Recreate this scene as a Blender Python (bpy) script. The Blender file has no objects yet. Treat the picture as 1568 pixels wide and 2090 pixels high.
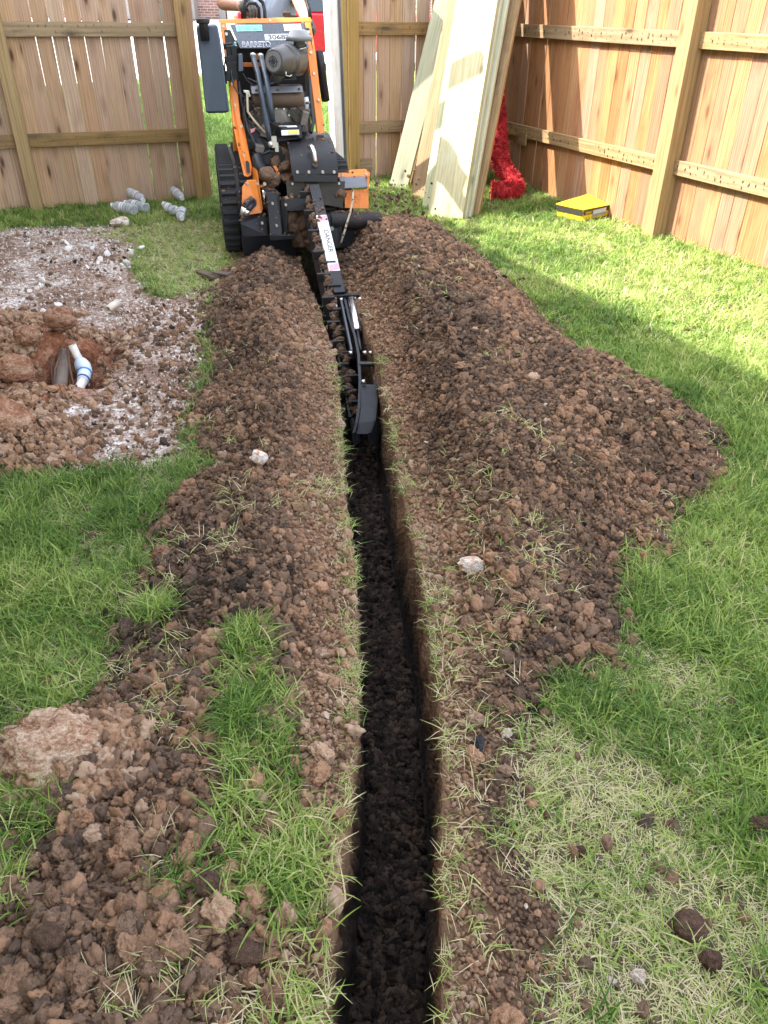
import bpy, math, random
import numpy as np
from mathutils import Vector, Matrix, Euler
random.seed(7); rng = np.random.default_rng(7)
R = math.radians
scene = bpy.context.scene
COL = scene.collection

# ------------------------------------------------------------------ camera, sky, sun, exposure
CAM_H, PITCH, ROLL, FPX = 1.35, R(33.5), R(0.6), 1570.0
cam = bpy.data.cameras.new('camera'); camo = bpy.data.objects.new('camera', cam); COL.objects.link(camo)
f_ = Vector((0, math.cos(PITCH), -math.sin(PITCH))); r0 = Vector((1, 0, 0)); u0 = Vector((0, math.sin(PITCH), math.cos(PITCH)))
r_ = r0*math.cos(ROLL) + u0*math.sin(ROLL); u_ = -r0*math.sin(ROLL) + u0*math.cos(ROLL)
M3 = Matrix((r_, u_, -f_)).transposed()
camo.matrix_world = Matrix.Translation((0, 0, CAM_H)) @ M3.to_4x4()
cam.sensor_fit = 'VERTICAL'; cam.sensor_height = 36; cam.lens = FPX/2090*36
cam.clip_start = 0.05; cam.clip_end = 600
scene.camera = camo

SUN_AZ, SUN_EL = R(-88), R(47)
world = bpy.data.worlds.new('World'); scene.world = world; world.use_nodes = True
wn = world.node_tree.nodes; wl = world.node_tree.links; wn.clear()
sky = wn.new('ShaderNodeTexSky'); sky.sky_type = 'NISHITA'; sky.sun_disc = False
sky.sun_elevation = SUN_EL; sky.sun_rotation = SUN_AZ; sky.air_density = 1.0; sky.dust_density = 2.0; sky.ozone_density = 1.0
bg = wn.new('ShaderNodeBackground'); bg.inputs[1].default_value = 0.15
wo = wn.new('ShaderNodeOutputWorld'); hz = wn.new('ShaderNodeHueSaturation'); hz.inputs['Saturation'].default_value = .40; wl.new(sky.outputs[0], hz.inputs['Color']); wl.new(hz.outputs[0], bg.inputs[0]); wl.new(bg.outputs[0], wo.inputs[0])
sl = bpy.data.lights.new('sun', 'SUN'); sl.energy = 2.0; sl.angle = R(0.55); sl.color = (1, 0.94, 0.84)
so = bpy.data.objects.new('sun', sl); COL.objects.link(so)
to_sun = Vector((math.sin(SUN_AZ)*math.cos(SUN_EL), math.cos(SUN_AZ)*math.cos(SUN_EL), math.sin(SUN_EL)))
so.rotation_euler = to_sun.to_track_quat('Z', 'Y').to_euler(); so.location = (-8, 0, 12)
scene.view_settings.view_transform = 'Standard'; scene.view_settings.look = 'None'
scene.view_settings.gamma = 1; scene.view_settings.use_curve_mapping = False
scene.view_settings.exposure = 3.0
scene.render.engine = 'CYCLES'
scene.cycles.use_denoising = True
scene.cycles.max_bounces = 8; scene.cycles.transparent_max_bounces = 12

# ------------------------------------------------------------------ helpers
def ray(px, py):
    return f_ + r_*((px-784)/FPX) + u_*((1045-py)/FPX)
def gp(px, py, z=0.0):
    d = ray(px, py); t = (CAM_H-z)/-d.z
    return Vector((d.x*t, d.y*t, z))
def atD(px, py, Y):
    d = ray(px, py); t = Y/d.y
    return Vector((d.x*t, Y, CAM_H+d.z*t))
def P2(*pts): return np.array([gp(*p).xy[:] for p in pts])

def tag(o, label=None, cat=None, group=None, kind=None):
    if label: o['label'] = label
    if cat: o['category'] = cat
    if group: o['group'] = group
    if kind: o['kind'] = kind
    return o
def empty(name, loc=(0, 0, 0), rz=0, label=None, cat=None, group=None):
    o = bpy.data.objects.new(name, None); COL.objects.link(o); o.location = loc; o.rotation_euler = (0, 0, rz)
    o.empty_display_size = 0.05
    return tag(o, label, cat, group)

class MB:
    def __init__(s): s.v = []; s.f = []; s.sm = []
    def add(s, vs, fs, smooth=False):
        n = len(s.v); s.v += [tuple(v) for v in vs]
        for f in fs: s.f.append(tuple(i+n for i in f)); s.sm.append(smooth)
        return s
    def box(s, c, size, rot=None, taper=None):
        hx, hy, hz = size[0]/2, size[1]/2, size[2]/2
        vs = []
        for z in (-1, 1):
            for x, y in ((-1, -1), (1, -1), (1, 1), (-1, 1)):
                k = 1 if (taper is None or z < 0) else taper
                vs.append(Vector((x*hx*k, y*hy*k, z*hz)))
        if rot is not None:
            m = rot if isinstance(rot, Matrix) else Euler(rot).to_matrix()
            vs = [m @ v for v in vs]
        c = Vector(c)
        return s.add([v+c for v in vs], [(3, 2, 1, 0), (4, 5, 6, 7), (0, 1, 5, 4), (1, 2, 6, 5), (2, 3, 7, 6), (3, 0, 4, 7)])
    def beam(s, a, b, w, h, up=(0, 0, 1)):
        a = Vector(a); b = Vector(b); d = b-a; L = d.length; d.normalize(); up = Vector(up)
        x = d.cross(up)
        if x.length < 1e-4: x = Vector((1, 0, 0))
        x.normalize(); y = x.cross(d).normalized()
        m = Matrix((x, y, d)).transposed()
        return s.box((a+b)/2, (w, h, L), m)
    def tube(s, path, r, seg=10, closed=False, caps=True):
        path = [Vector(p) for p in path]; n = len(path)
        rs = r if isinstance(r, (list, tuple)) else [r]*n
        prev = None; vs = []
        for i, p in enumerate(path):
            if closed: t = path[(i+1) % n]-path[i-1]
            else: t = path[min(i+1, n-1)]-path[max(i-1, 0)]
            t.normalize()
            if prev is None:
                a = Vector((0, 0, 1)) if abs(t.z) < .9 else Vector((1, 0, 0))
                x = t.cross(a).normalized()
            else:
                x = prev-t*prev.dot(t)
                x.normalize()
            prev = x; y = t.cross(x)
            for k in range(seg):
                an = 2*math.pi*k/seg
                vs.append(p+(x*math.cos(an)+y*math.sin(an))*rs[i])
        fs = []
        m = n if closed else n-1
        for i in range(m):
            for k in range(seg):
                a = i*seg+k; b = i*seg+(k+1) % seg; c = ((i+1) % n)*seg+(k+1) % seg; d = ((i+1) % n)*seg+k
                fs.append((a, b, c, d))
        k0 = len(s.v)
        s.add(vs, fs, True)
        if caps and not closed:
            s.f.append(tuple(k0+i for i in reversed(range(seg)))); s.sm.append(False)
            s.f.append(tuple(k0+(n-1)*seg+i for i in range(seg))); s.sm.append(False)
        return s
    def cyl(s, a, b, r, seg=16, r2=None):
        return s.tube([a, b], [r, r if r2 is None else r2], seg)
    def prism(s, poly, a, b, axis='y'):
        # poly in the plane normal to axis, extruded from a to b
        n = len(poly); vs = []
        for t in (a, b):
            for p, q in poly:
                vs.append({'y': (p, t, q), 'x': (t, p, q), 'z': (p, q, t)}[axis])
        fs = [tuple(range(n)), tuple(reversed(range(n, 2*n)))]
        for i in range(n):
            j = (i+1) % n; fs.append((i, i+n, j+n, j))
        return s.add(vs, fs)
    def sheet(s, pts, th):
        # thin slab from a planar outline of 3-D points
        pts = [Vector(p) for p in pts]; n = len(pts)
        nr = (pts[1]-pts[0]).cross(pts[2]-pts[0]).normalized()*th/2
        vs = [p+nr for p in pts]+[p-nr for p in pts]
        fs = [tuple(range(n)), tuple(reversed(range(n, 2*n)))]
        for i in range(n):
            j = (i+1) % n; fs.append((i, i+n, j+n, j))
        return s.add(vs, fs)
    def build(s, name, m, parent=None, bevel=0, seg=2, recalc=True):
        me = bpy.data.meshes.new(name); me.from_pydata(s.v, [], s.f)
        me.polygons.foreach_set('use_smooth', s.sm)
        if recalc:
            import bmesh
            bm = bmesh.new(); bm.from_mesh(me); bmesh.ops.recalc_face_normals(bm, faces=bm.faces); bm.to_mesh(me); bm.free()
        me.update()
        o = bpy.data.objects.new(name, me); COL.objects.link(o)
        if m: me.materials.append(m)
        if parent: o.parent = parent
        if bevel:
            b = o.modifiers.new('bevel', 'BEVEL'); b.width = bevel; b.segments = seg; b.limit_method = 'ANGLE'; b.angle_limit = R(40)
        return o

# --------- numpy noise
def _h(ix, iy, s):
    n = (ix.astype(np.int64)*374761393 + iy.astype(np.int64)*668265263 + s*1274126177) & 0xffffffff
    n = ((n ^ (n >> 13))*1274126177) & 0xffffffff
    return ((n ^ (n >> 16)) & 0xffff)/65535.0
def vn(x, y, s=0):
    x = np.asarray(x, float); y = np.asarray(y, float)
    ix = np.floor(x); iy = np.floor(y); fx = x-ix; fy = y-iy
    fx = fx*fx*(3-2*fx); fy = fy*fy*(3-2*fy)
    a = _h(ix, iy, s); b = _h(ix+1, iy, s); c = _h(ix, iy+1, s); d = _h(ix+1, iy+1, s)
    return (a*(1-fx)+b*fx)*(1-fy)+(c*(1-fx)+d*fx)*fy-0.5
def fbm(x, y, sc, s=0, o=4):
    t = 0; a = 1.0
    for i in range(o):
        t = t+a*vn(np.asarray(x)*sc, np.asarray(y)*sc, s+i*17); sc *= 2.03; a *= .5
    return t
def sstep(t): t = np.clip(t, 0, 1); return t*t*(3-2*t)
def sdist(poly, x, y):
    """signed distance to polygon, positive inside"""
    x = np.asarray(x, float); y = np.asarray(y, float)
    ins = np.zeros(x.shape, bool); dm = np.full(x.shape, 1e9)
    n = len(poly)
    for i in range(n):
        x0, y0 = poly[i]; x1, y1 = poly[(i+1) % n]
        dx, dy = x1-x0, y1-y0
        t = np.clip(((x-x0)*dx+(y-y0)*dy)/(dx*dx+dy*dy+1e-12), 0, 1)
        dm = np.minimum(dm, np.hypot(x-x0-t*dx, y-y0-t*dy))
        c = ((y0 > y) != (y1 > y))
        with np.errstate(divide='ignore', invalid='ignore'):
            xi = x0+(y-y0)/(dy if dy != 0 else 1e-12)*dx
        ins ^= c & (x < xi)
    return np.where(ins, dm, -dm)

# --------- materials
class Mt:
    def __init__(s, name, rough=.6, metal=0.0, spec=.5):
        s.m = bpy.data.materials.new(name); s.m.use_nodes = True
        s.n = s.m.node_tree.nodes; s.l = s.m.node_tree.links
        s.p = s.n['Principled BSDF']; s.p.inputs['Roughness'].default_value = rough; s.p.inputs['Metallic'].default_value = metal
        s.p.inputs['Specular IOR Level'].default_value = spec
    def lk(s, a, b): s.l.new(a, b)
    def inp(s, sock, v):
        if hasattr(v, 'is_output'): s.l.new(v, sock)
        else: sock.default_value = v
    def coord(s, which='Object'):
        return s.n.new('ShaderNodeTexCoord').outputs[which]
    def rand(s): return s.n.new('ShaderNodeObjectInfo').outputs['Random']
    def attr(s, name, inst=False):
        a = s.n.new('ShaderNodeAttribute'); a.attribute_name = name
        if inst: a.attribute_type = 'INSTANCER'
        return a.outputs['Fac']
    def mapping(s, vec, scale=(1, 1, 1), loc=(0, 0, 0)):
        m = s.n.new('ShaderNodeMapping'); s.l.new(vec, m.inputs[0]); s.inp(m.inputs['Scale'], scale); s.inp(m.inputs['Location'], loc)
        return m.outputs[0]
    def noise(s, vec, scale=5, detail=4, rough=.6, dist=0):
        t = s.n.new('ShaderNodeTexNoise'); s.l.new(vec, t.inputs['Vector'])
        t.inputs['Scale'].default_value = scale; t.inputs['Detail'].default_value = detail
        t.inputs['Roughness'].default_value = rough; t.inputs['Distortion'].default_value = dist
        return t.outputs['Fac']
    def voro(s, vec, scale=5, feature='F1'):
        t = s.n.new('ShaderNodeTexVoronoi'); t.feature = feature; s.l.new(vec, t.inputs['Vector']); t.inputs['Scale'].default_value = scale
        return t.outputs['Distance']
    def ramp(s, fac, stops):
        r = s.n.new('ShaderNodeValToRGB'); s.inp(r.inputs[0], fac)
        e = r.color_ramp.elements
        while len(e) < len(stops): e.new(.5)
        for i, (p, c) in enumerate(stops):
            e[i].position = p
            e[i].color = (c, c, c, 1) if isinstance(c, (int, float)) else (*c, 1)
        return r.outputs[0]
    def mix(s, fac, a, b, mode='MIX'):
        m = s.n.new('ShaderNodeMix'); m.data_type = 'RGBA'; m.blend_type = mode
        s.inp(m.inputs[0], fac)
        for sock, v in ((m.inputs[6], a), (m.inputs[7], b)):
            if isinstance(v, tuple) and len(v) == 3: v = (*v, 1)
            s.inp(sock, v)
        return m.outputs[2]
    def math(s, op, a, b=0.0, clamp=False):
        m = s.n.new('ShaderNodeMath'); m.operation = op; m.use_clamp = clamp; s.inp(m.inputs[0], a); s.inp(m.inputs[1], b)
        return m.outputs[0]
    def vadd(s, a, b):
        m = s.n.new('ShaderNodeVectorMath'); m.operation = 'ADD'; s.l.new(a, m.inputs[0]); s.l.new(b, m.inputs[1]); return m.outputs[0]
    def comb(s, x, y, z):
        m = s.n.new('ShaderNodeCombineXYZ')
        for i, v in enumerate((x, y, z)): s.inp(m.inputs[i], v)
        return m.outputs[0]
    def sep(s, v):
        m = s.n.new('ShaderNodeSeparateXYZ'); s.l.new(v, m.inputs[0]); return m.outputs
    def color(s, c):
        if isinstance(c, tuple) and len(c) == 3: c = (*c, 1)
        s.inp(s.p.inputs['Base Color'], c); return s
    def bump(s, h, strength=.3, dist=.01):
        b = s.n.new('ShaderNodeBump'); s.l.new(h, b.inputs['Height']); b.inputs['Strength'].default_value = strength; b.inputs['Distance'].default_value = dist
        s.l.new(b.outputs[0], s.p.inputs['Normal']); return s
    def roughv(s, v): s.inp(s.p.inputs['Roughness'], v); return s

def paint(name, c, rough=.45, metal=0.0, dirt=.35, dirtc=(.09, .055, .035), var=.12):
    """painted / worn surface with dust and small chips"""
    t = Mt(name, rough, metal, .3 if max(c) < .05 else .5); v = t.coord()
    n1 = t.noise(v, 9, 6, .65); n2 = t.noise(v, 55, 3, .6)
    base = t.mix(t.ramp(n1, [(.3, 0.0), (.75, 1.0)]), tuple(x*(1-var) for x in c), tuple(min(1, x*(1+var)) for x in c))
    msk = t.math('MULTIPLY', t.ramp(n1, [(.48, 0.0), (.70, 1.0)]), t.ramp(n2, [(.35, .2), (.65, 1.0)]))
    msk = t.math('MULTIPLY', msk, dirt)
    t.color(t.mix(msk, base, dirtc)); t.roughv(t.math('ADD', t.math('MULTIPLY', msk, .4), t.math('ADD', t.math('MULTIPLY', n2, .2), rough-.1)))
    t.bump(n2, .08, .002)
    return t.m
def plain(name, c, rough=.5, metal=0.0):
    t = Mt(name, rough, metal); v = t.coord(); n = t.noise(v, 20, 4, .6)
    t.color(t.mix(n, tuple(x*.85 for x in c), tuple(min(1, x*1.12) for x in c))); return t.m

def wood(name, dark, mid, light, knotc, ring=1.0, vary=.5, rough=.75, stain=None, knots=1.0):
    """sawn timber, long axis = local Z"""
    t = Mt(name, rough, 0, .25); v = t.coord(); r = t.rand()
    off = t.comb(t.math('MULTIPLY', r, 13.0), t.math('MULTIPLY', r, 7.0), t.math('MULTIPLY', r, 31.0))
    vv = t.vadd(v, off)
    warp = t.noise(t.mapping(vv, (6, 6, 1.6)), 1.0, 3, .5)
    g = t.noise(t.mapping(vv, (38*ring, 38*ring, 1.1)), 1.0, 5, .65, 2.2)
    fine = t.noise(t.mapping(vv, (330, 330, 6)), 1.0, 3, .6)
    # cathedral rings
    sx = t.sep(vv)
    w = t.n.new('ShaderNodeTexWave'); w.wave_type = 'RINGS'; w.rings_direction = 'Z'
    t.l.new(t.mapping(vv, (9*ring, 9*ring, .55)), w.inputs['Vector']); w.inputs['Scale'].default_value = 2.2; w.inputs['Distortion'].default_value = 6; w.inputs['Detail'].default_value = 2; w.inputs['Detail Scale'].default_value = .7
    gg = t.math('ADD', t.math('MULTIPLY', g, .75), t.math('ADD', t.math('MULTIPLY', w.outputs['Fac'], .10), t.math('MULTIPLY', fine, .25)))
    c = t.ramp(gg, [(.30, dark), (.52, mid), (.78, light)])
    kv = t.voro(t.mapping(vv, (9, 9, 3.1)), 1.0)
    km = t.math('MULTIPLY', t.ramp(kv, [(.07, 1.0), (.16, 0.0)]), knots)
    halo = t.math('MULTIPLY', t.ramp(kv, [(.12, .55), (.34, 0.0)]), knots)
    c = t.mix(halo, c, tuple(.6*a+.4*b for a, b in zip(dark, knotc))); c = t.mix(km, c, knotc)
    # board to board variation
    hs = t.n.new('ShaderNodeHueSaturation'); t.l.new(c, hs.inputs['Color'])
    hs.inputs['Value'].default_value = 1
    t.l.new(t.math('ADD', t.math('MULTIPLY', r, vary), 1-vary/2), hs.inputs['Value'])
    r2 = t.math('FRACT', t.math('MULTIPLY', r, 17.31)); t.l.new(t.math('ADD', t.math('MULTIPLY', r2, .28), .84), hs.inputs['Saturation'])
    r3 = t.math('FRACT', t.math('MULTIPLY', r, 91.7)); t.l.new(t.math('ADD', t.math('MULTIPLY', r3, .010), .496), hs.inputs['Hue'])
    c = hs.outputs[0]
    if stain:
        st = t.ramp(t.noise(t.mapping(vv, (5, 5, 2.2)), 1.0, 5, .7), [(.55, 0.0), (.72, .65)])
        c = t.mix(st, c, stain)
    t.color(c); t.bump(t.math('ADD', gg, fine), .35, .0015)
    return t.m
# ------------------------------------------------------------------ site layout (metres, world; q = distance across the side yard)
NR = np.array([.906, .423]); DR = np.array([-.423, .906])
TW = .185                    # trench width
_cy = [-3, -1, .57, 1.15, 1.66, 2.17, 2.55, 3.2, 3.9, 4.61, 5.1, 12]
_cx = [.03, .02, .006, .041, .018, -.038, -.066, -.122, -.246, -.40, -.51, -.51]
def cx(y): return np.interp(y, _cy, _cx)
def tdepth(y): return .42*sstep((5.45-np.asarray(y, float))/.5)

SOIL_R = P2((745, 470), (800, 435), (862, 446), (905, 474), (945, 500), (1000, 545), (1060, 590), (1112, 655), (1165, 712), (1232, 770), (1300, 800), (1395, 828), (1440, 868), (1482, 905), (1494, 960), (1478, 1000), (1400, 1035), (1375, 1100), (1300, 1140), (1268, 1230), (1262, 1330), (1190, 1400), (1110, 1450), (1065, 1530), (1040, 1620), (1030, 1700), (1070, 1800), (1110, 1900), (1090, 2000), (1060, 2300), (800, 2600), (780, 2300), (800, 1500), (770, 1000), (650, 560), (640, 500))
SOIL_L = P2((640, 500), (490, 522), (445, 570), (430, 620), (425, 700), (415, 800), (390, 880), (400, 940), (440, 950), (380, 1000), (295, 1062), (312, 1130), (232, 1212), (218, 1262), (232, 1330), (150, 1432), (60, 1500), (-60, 1560), (-200, 2300), (300, 2700), (780, 2600), (790, 2100), (815, 1500), (770, 1000), (650, 560))
CHALK = P2((-120, 470), (120, 462), (250, 458), (285, 500), (278, 550), (330, 596), (440, 590), (450, 640), (440, 760), (420, 860), (400, 945), (250, 962), (130, 988), (-200, 1010))
RED = P2((-100, 640), (60, 640), (150, 640), (225, 700), (215, 800), (150, 850), (60, 900), (-100, 960))
PIT = P2((96, 690), (212, 690), (218, 740), (205, 808), (100, 815), (80, 760))
STRIP = P2((448, 1365), (520, 1330), (562, 1380), (578, 1450), (560, 1500), (600, 1560), (648, 1640), (700, 1700), (712, 1790), (700, 1900), (610, 1900), (540, 1860), (470, 1800), (428, 1720), (450, 1640), (415, 1560), (440, 1470))
TRAMP = P2((940, 1600), (1080, 1480), (1250, 1440), (1370, 1600), (1480, 1780), (1640, 1850), (1700, 2300), (950, 2300))
DRYB = P2((180, 470), (330, 455), (470, 450), (485, 530), (430, 600), (330, 600), (275, 550), (285, 500))
SPA = P2((230, 1760), (420, 1740), (520, 1850), (560, 1960), (420, 1960), (260, 1860))
SPB = P2((-120, 1600), (60, 1600), (200, 1640), (230, 1700), (120, 1760), (60, 1900), (-120, 1950))
SPC = P2((540, 1880), (700, 1850), (720, 2300), (460, 2300))
SPD = P2((250, 1250), (350, 1240), (370, 1290), (270, 1300))

def wob(x, y): return .06*vn(x*7, y*7, 91)+.05*vn(x*19, y*19, 92)+.03*vn(x*50, y*50, 93)
def mR(x, y): return sdist(SOIL_R, x, y)+wob(x, y)
def mL(x, y): return sdist(SOIL_L, x, y)+wob(x, y)

def pitd(x, y):
    cxp, cyp = PIT.mean(0); e = np.hypot((x-cxp)/.17, (y-cyp)/.33); return .17*(1-e)+.10*fbm(x, y, 6, 37, 3)
def surf(x, y):
    """ground height without the trench cut"""
    x = np.asarray(x, float); y = np.asarray(y, float)
    u = x-cx(y)
    near = np.clip((8.5-y)/1.0, 0, 1)
    z = .012*fbm(x, y, 1.6, 3)+.010*fbm(x, y, 6, 5, 3)
    z = z*near
    z = z+.10*np.exp(-(((x-.2)/1.1)**2+((y-7.6)/1.0)**2))
    lip = sstep((np.abs(u)-TW/2-.005)/.26)
    # right mound
    A = np.interp(y, [-1, .8, 1.4, 2.0, 3.0, 4.2, 5.0, 5.8], [.03, .035, .07, .18, .25, .25, .20, .09])
    dR = mR(x, y)
    kR = sstep(dR/.42)
    h = A*kR*(.25+.75*lip)*(1+.35*fbm(x, y, 2.6, 11, 3))*(u > 0)
    h = h+.012*sstep(dR/.05)*(u > 0)
    B = np.interp(y, [-1, .8, 1.4, 2.0, 3.0, 4.2, 5.0, 5.8], [.03, .03, .06, .12, .15, .15, .11, .04])
    dL = mL(x, y)
    kL = sstep(dL/.36)
    h = h+B*kL*(.25+.75*lip)*(1+.35*fbm(x+9, y, 2.6, 12, 3))*(u <= 0)+.012*sstep(dL/.05)*(u <= 0)
    z = z+h
    soil = sstep(np.maximum(dR, dL)/.06+.2)
    z = z+soil*(.020*fbm(x, y, 9, 21, 3)+.010*fbm(x, y, 30, 22, 3))
    # dug-over chalk patch with a pit and red spoil round it
    c = sstep(sdist(CHALK, x, y)/.12)
    z = z+c*(.014*fbm(x, y, 12, 31, 4)-.01)
    rd = sstep(sdist(RED, x, y)/.18)
    z = z+rd*(.045+.09*fbm(x, y, 4.5, 33, 5)+.02*fbm(x, y, 34, 34, 3))
    p = sstep((pitd(x, y))/.10+.25)
    z = z-p*(.25+.10*fbm(x, y, 7, 35, 4))
    return z

def lipband(x, y):
    u = x-cx(y); au = np.abs(u)-TW/2
    w = np.where(u < 0, .11+.05*vn(x*3, y*3, 46), .085+.05*vn(x*3, y*3, 47))*np.interp(y, [0, 1, 2, 4, 5], [.55, .8, 1, 1.1, .6])
    return np.exp(-((au-w*.45)/w)**2)*(au > -.01)*np.interp(y, [0, 3.6, 4.8], [1, 1, .15])

def zones(x, y):
    dR = mR(x, y); dL = mL(x, y); u = x-cx(y)
    side = np.where(u > 0, dR, dL)
    soil = sstep(side/.05+.3)
    chalk = sstep((sdist(CHALK, x, y)+wob(x, y))/.10+.2)*(1-sstep((dL+.02)/.1))
    red = np.maximum(sstep((sdist(RED, x, y)+wob(x, y)*2)/.12+.2), sstep(pitd(x, y)/.1+.6))
    # fine rubbed-off orange dust beside the cut
    lip = lipband(x, y)*(.75+.8*fbm(x, y, 3, 44, 2))
    return soil, chalk, red, np.clip(lip, 0, 1)

# columns of the ground mesh across the cut: open ground, wall, floor, wall, open ground
def spaced(L):
    o = [0.0]; d = .008
    while o[-1] < L:
        o.append(o[-1]+d); d = min(d*1.035, .016+.012*max(0, o[-1]-.8)+(.05 if o[-1] > 3 else 0))
    return o
sp = spaced(6.6)
cols = [('L', -TW/2-o) for o in reversed(sp)]+[('WL', k/12) for k in range(1, 12)]+[('F', -TW/2+TW*k/12) for k in range(0, 13)]+[('WR', 1-k/12) for k in range(1, 12)]+[('R', TW/2+o) for o in sp]
rows = [-1.2]
while rows[-1] < 9.6:
    y = rows[-1]; rows.append(y+(.03 if y < .3 else .010+.0035*max(0, y-.5)))
rows = np.array(rows); nr, nc = len(rows), len(cols)
X = np.zeros((nr, nc)); Y = np.repeat(rows[:, None], nc, 1); Z = np.zeros((nr, nc)); DK = np.zeros((nr, nc)); WL = np.zeros((nr, nc))
c0 = cx(rows); dep = tdepth(rows)
batter = .012*np.clip(dep/.42, .05, 1)
def floorz(x, y): return -.42+.10*sstep((1.0-y)/1.4)*0+.03*fbm(x, y, 5, 61, 3)+.012*fbm(x, y, 25, 62, 3)
zl = surf(c0-TW/2, rows); zr = surf(c0+TW/2, rows)
for j, (k, o) in enumerate(cols):
    if k in 'LR':
        X[:, j] = c0+o; Z[:, j] = surf(X[:, j], rows)
    else:
        if k == 'WL':
            t = o; bx = c0-TW/2+batter*t; top = zl; sg = -1
        elif k == 'WR':
            t = o; bx = c0+TW/2-batter*t; top = zr; sg = 1
        else:
            t = 1.0; bx = c0+o*(1-.16*np.clip(dep/.42, 0, 1)); top = np.where(o < 0, zl, zr); sg = 0
        fz = floorz(bx, rows); fz = top+(fz-top)*np.clip(dep/.42, 0, 1)
        zz = top*(1-t)+fz*t
        rough = sg*(.022*vn(rows*8, zz*10, 71)+.018*vn(rows*24, zz*22, 72)+.010*vn(rows*60, zz*60, 73)+.005*np.sin(rows*140+zz*60))*np.clip(dep/.1, 0, 1)*math.sin(math.pi*min(1, t*1.0+.0)) if sg else 0
        X[:, j] = bx+rough; Z[:, j] = zz; WL[:, j] = 1 if sg else 0
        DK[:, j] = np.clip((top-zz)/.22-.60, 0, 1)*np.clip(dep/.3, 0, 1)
soil, chalk, red, lipd = zones(X, Y)
lipd = np.where((WL > 0) & (dep > .1)[:, None], .85*(1-DK), lipd)
soil = np.maximum(soil, np.clip(WL+(DK > .1), 0, 1)*np.clip(dep/.1, 0, 1)[:, None])
# fade relief to flat at the outer border
edge = np.minimum(1, np.minimum((Y-rows[0])/.5, (rows[-1]-Y)/.8)); Z *= np.clip(edge, 0, 1)
verts = np.stack([X, Y, Z], -1).reshape(-1, 3)
idx = np.arange(nr*nc).reshape(nr, nc)
quads = np.stack([idx[:-1, :-1], idx[:-1, 1:], idx[1:, 1:], idx[1:, :-1]], -1).reshape(-1, 4)
me = bpy.data.meshes.new('ground'); me.vertices.add(len(verts)); me.vertices.foreach_set('co', verts.ravel())
me.loops.add(quads.size); me.loops.foreach_set('vertex_index', quads.ravel().astype(np.int32))
me.polygons.add(len(quads)); me.polygons.foreach_set('loop_start', np.arange(0, quads.size, 4, dtype=np.int32))
me.polygons.foreach_set('loop_total', np.full(len(quads), 4, dtype=np.int32)); me.polygons.foreach_set('use_smooth', np.ones(len(quads), bool))
me.update(calc_edges=True); me.validate()
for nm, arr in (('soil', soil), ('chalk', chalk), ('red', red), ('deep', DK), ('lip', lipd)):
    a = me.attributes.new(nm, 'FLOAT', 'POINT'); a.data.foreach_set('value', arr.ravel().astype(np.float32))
ground = bpy.data.objects.new('ground', me); COL.objects.link(ground); tag(ground, 'brown yard soil cut by a straight narrow trench', kind='structure')

t = Mt('soil_ground', .95, 0, .15); v = t.coord()
n1 = t.noise(v, 7, 6, .65); n2 = t.noise(v, 40, 5, .65); n3 = t.noise(v, 170, 3, .6); vo = t.voro(v, 70)
soilc = t.ramp(t.math('ADD', t.math('MULTIPLY', n1, .6), t.math('MULTIPLY', n2, .5)), [(.35, (.035, .023, .017)), (.52, (.08, .050, .034)), (.72, (.14, .088, .058))])
lipc = t.ramp(t.math('ADD', t.math('MULTIPLY', n2, .6), t.math('MULTIPLY', n1, .4)), [(.35, (.12, .068, .040)), (.65, (.28, .168, .10))])
soilc = t.mix(t.math('MULTIPLY', t.attr('lip'), .85), soilc, lipc)
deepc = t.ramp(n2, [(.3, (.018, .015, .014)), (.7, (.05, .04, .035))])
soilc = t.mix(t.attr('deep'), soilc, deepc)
lawn = t.ramp(n2, [(.3, (.06, .055, .03)), (.5, (.10, .095, .05)), (.75, (.20, .165, .10))])
nb = t.noise(v, 2.6, 5, .7); ch = t.ramp(t.math('ADD', t.math('MULTIPLY', nb, .55), t.math('MULTIPLY', n2, .5)), [(.40, (.12, .07, .05)), (.50, (.22, .145, .108)), (.56, (.36, .28, .235)), (.63, (.64, .61, .58))])
rc = t.ramp(t.math('ADD', t.math('MULTIPLY', n1, .5), t.math('MULTIPLY', n2, .5)), [(.36, (.09, .035, .02)), (.5, (.23, .095, .05)), (.62, (.38, .23, .155)), (.72, (.55, .46, .40))])
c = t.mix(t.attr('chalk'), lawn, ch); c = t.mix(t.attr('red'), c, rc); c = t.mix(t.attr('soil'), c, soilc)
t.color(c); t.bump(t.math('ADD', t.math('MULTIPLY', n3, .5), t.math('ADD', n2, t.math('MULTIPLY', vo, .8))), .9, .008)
me.materials.append(t.m)

# outlying ground round the modelled yard, out past the street
g = MB()
x0, x1, y0, y1 = -6.5, 6.4, -1.2, float(rows[-1])
def rect(a, b, c, d, z=0): g.add([(a, c, z), (b, c, z), (b, d, z), (a, d, z)], [(0, 1, 2, 3)])
rect(-200, 200, y1-.02, 300, -.012); rect(-200, -6.3, -60, y1, -.012); rect(6.3, 200, -60, y1, -.012); rect(-6.4, 6.4, -60, -1.18, -.012)
t = Mt('lawn_earth', .95, 0, .1); v = t.coord(); n1 = t.noise(v, 1.2, 6, .7); n2 = t.noise(v, 25, 4, .7)
t.color(t.ramp(t.math('ADD', t.math('MULTIPLY', n1, .5), t.math('MULTIPLY', n2, .5)), [(.35, (.055, .10, .02)), (.55, (.10, .15, .035)), (.72, (.22, .20, .09))])); t.bump(n2, .6, .02)
tag(g.build('front_lawn', t.m), 'flat lawn beyond the fence', kind='structure')

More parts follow.
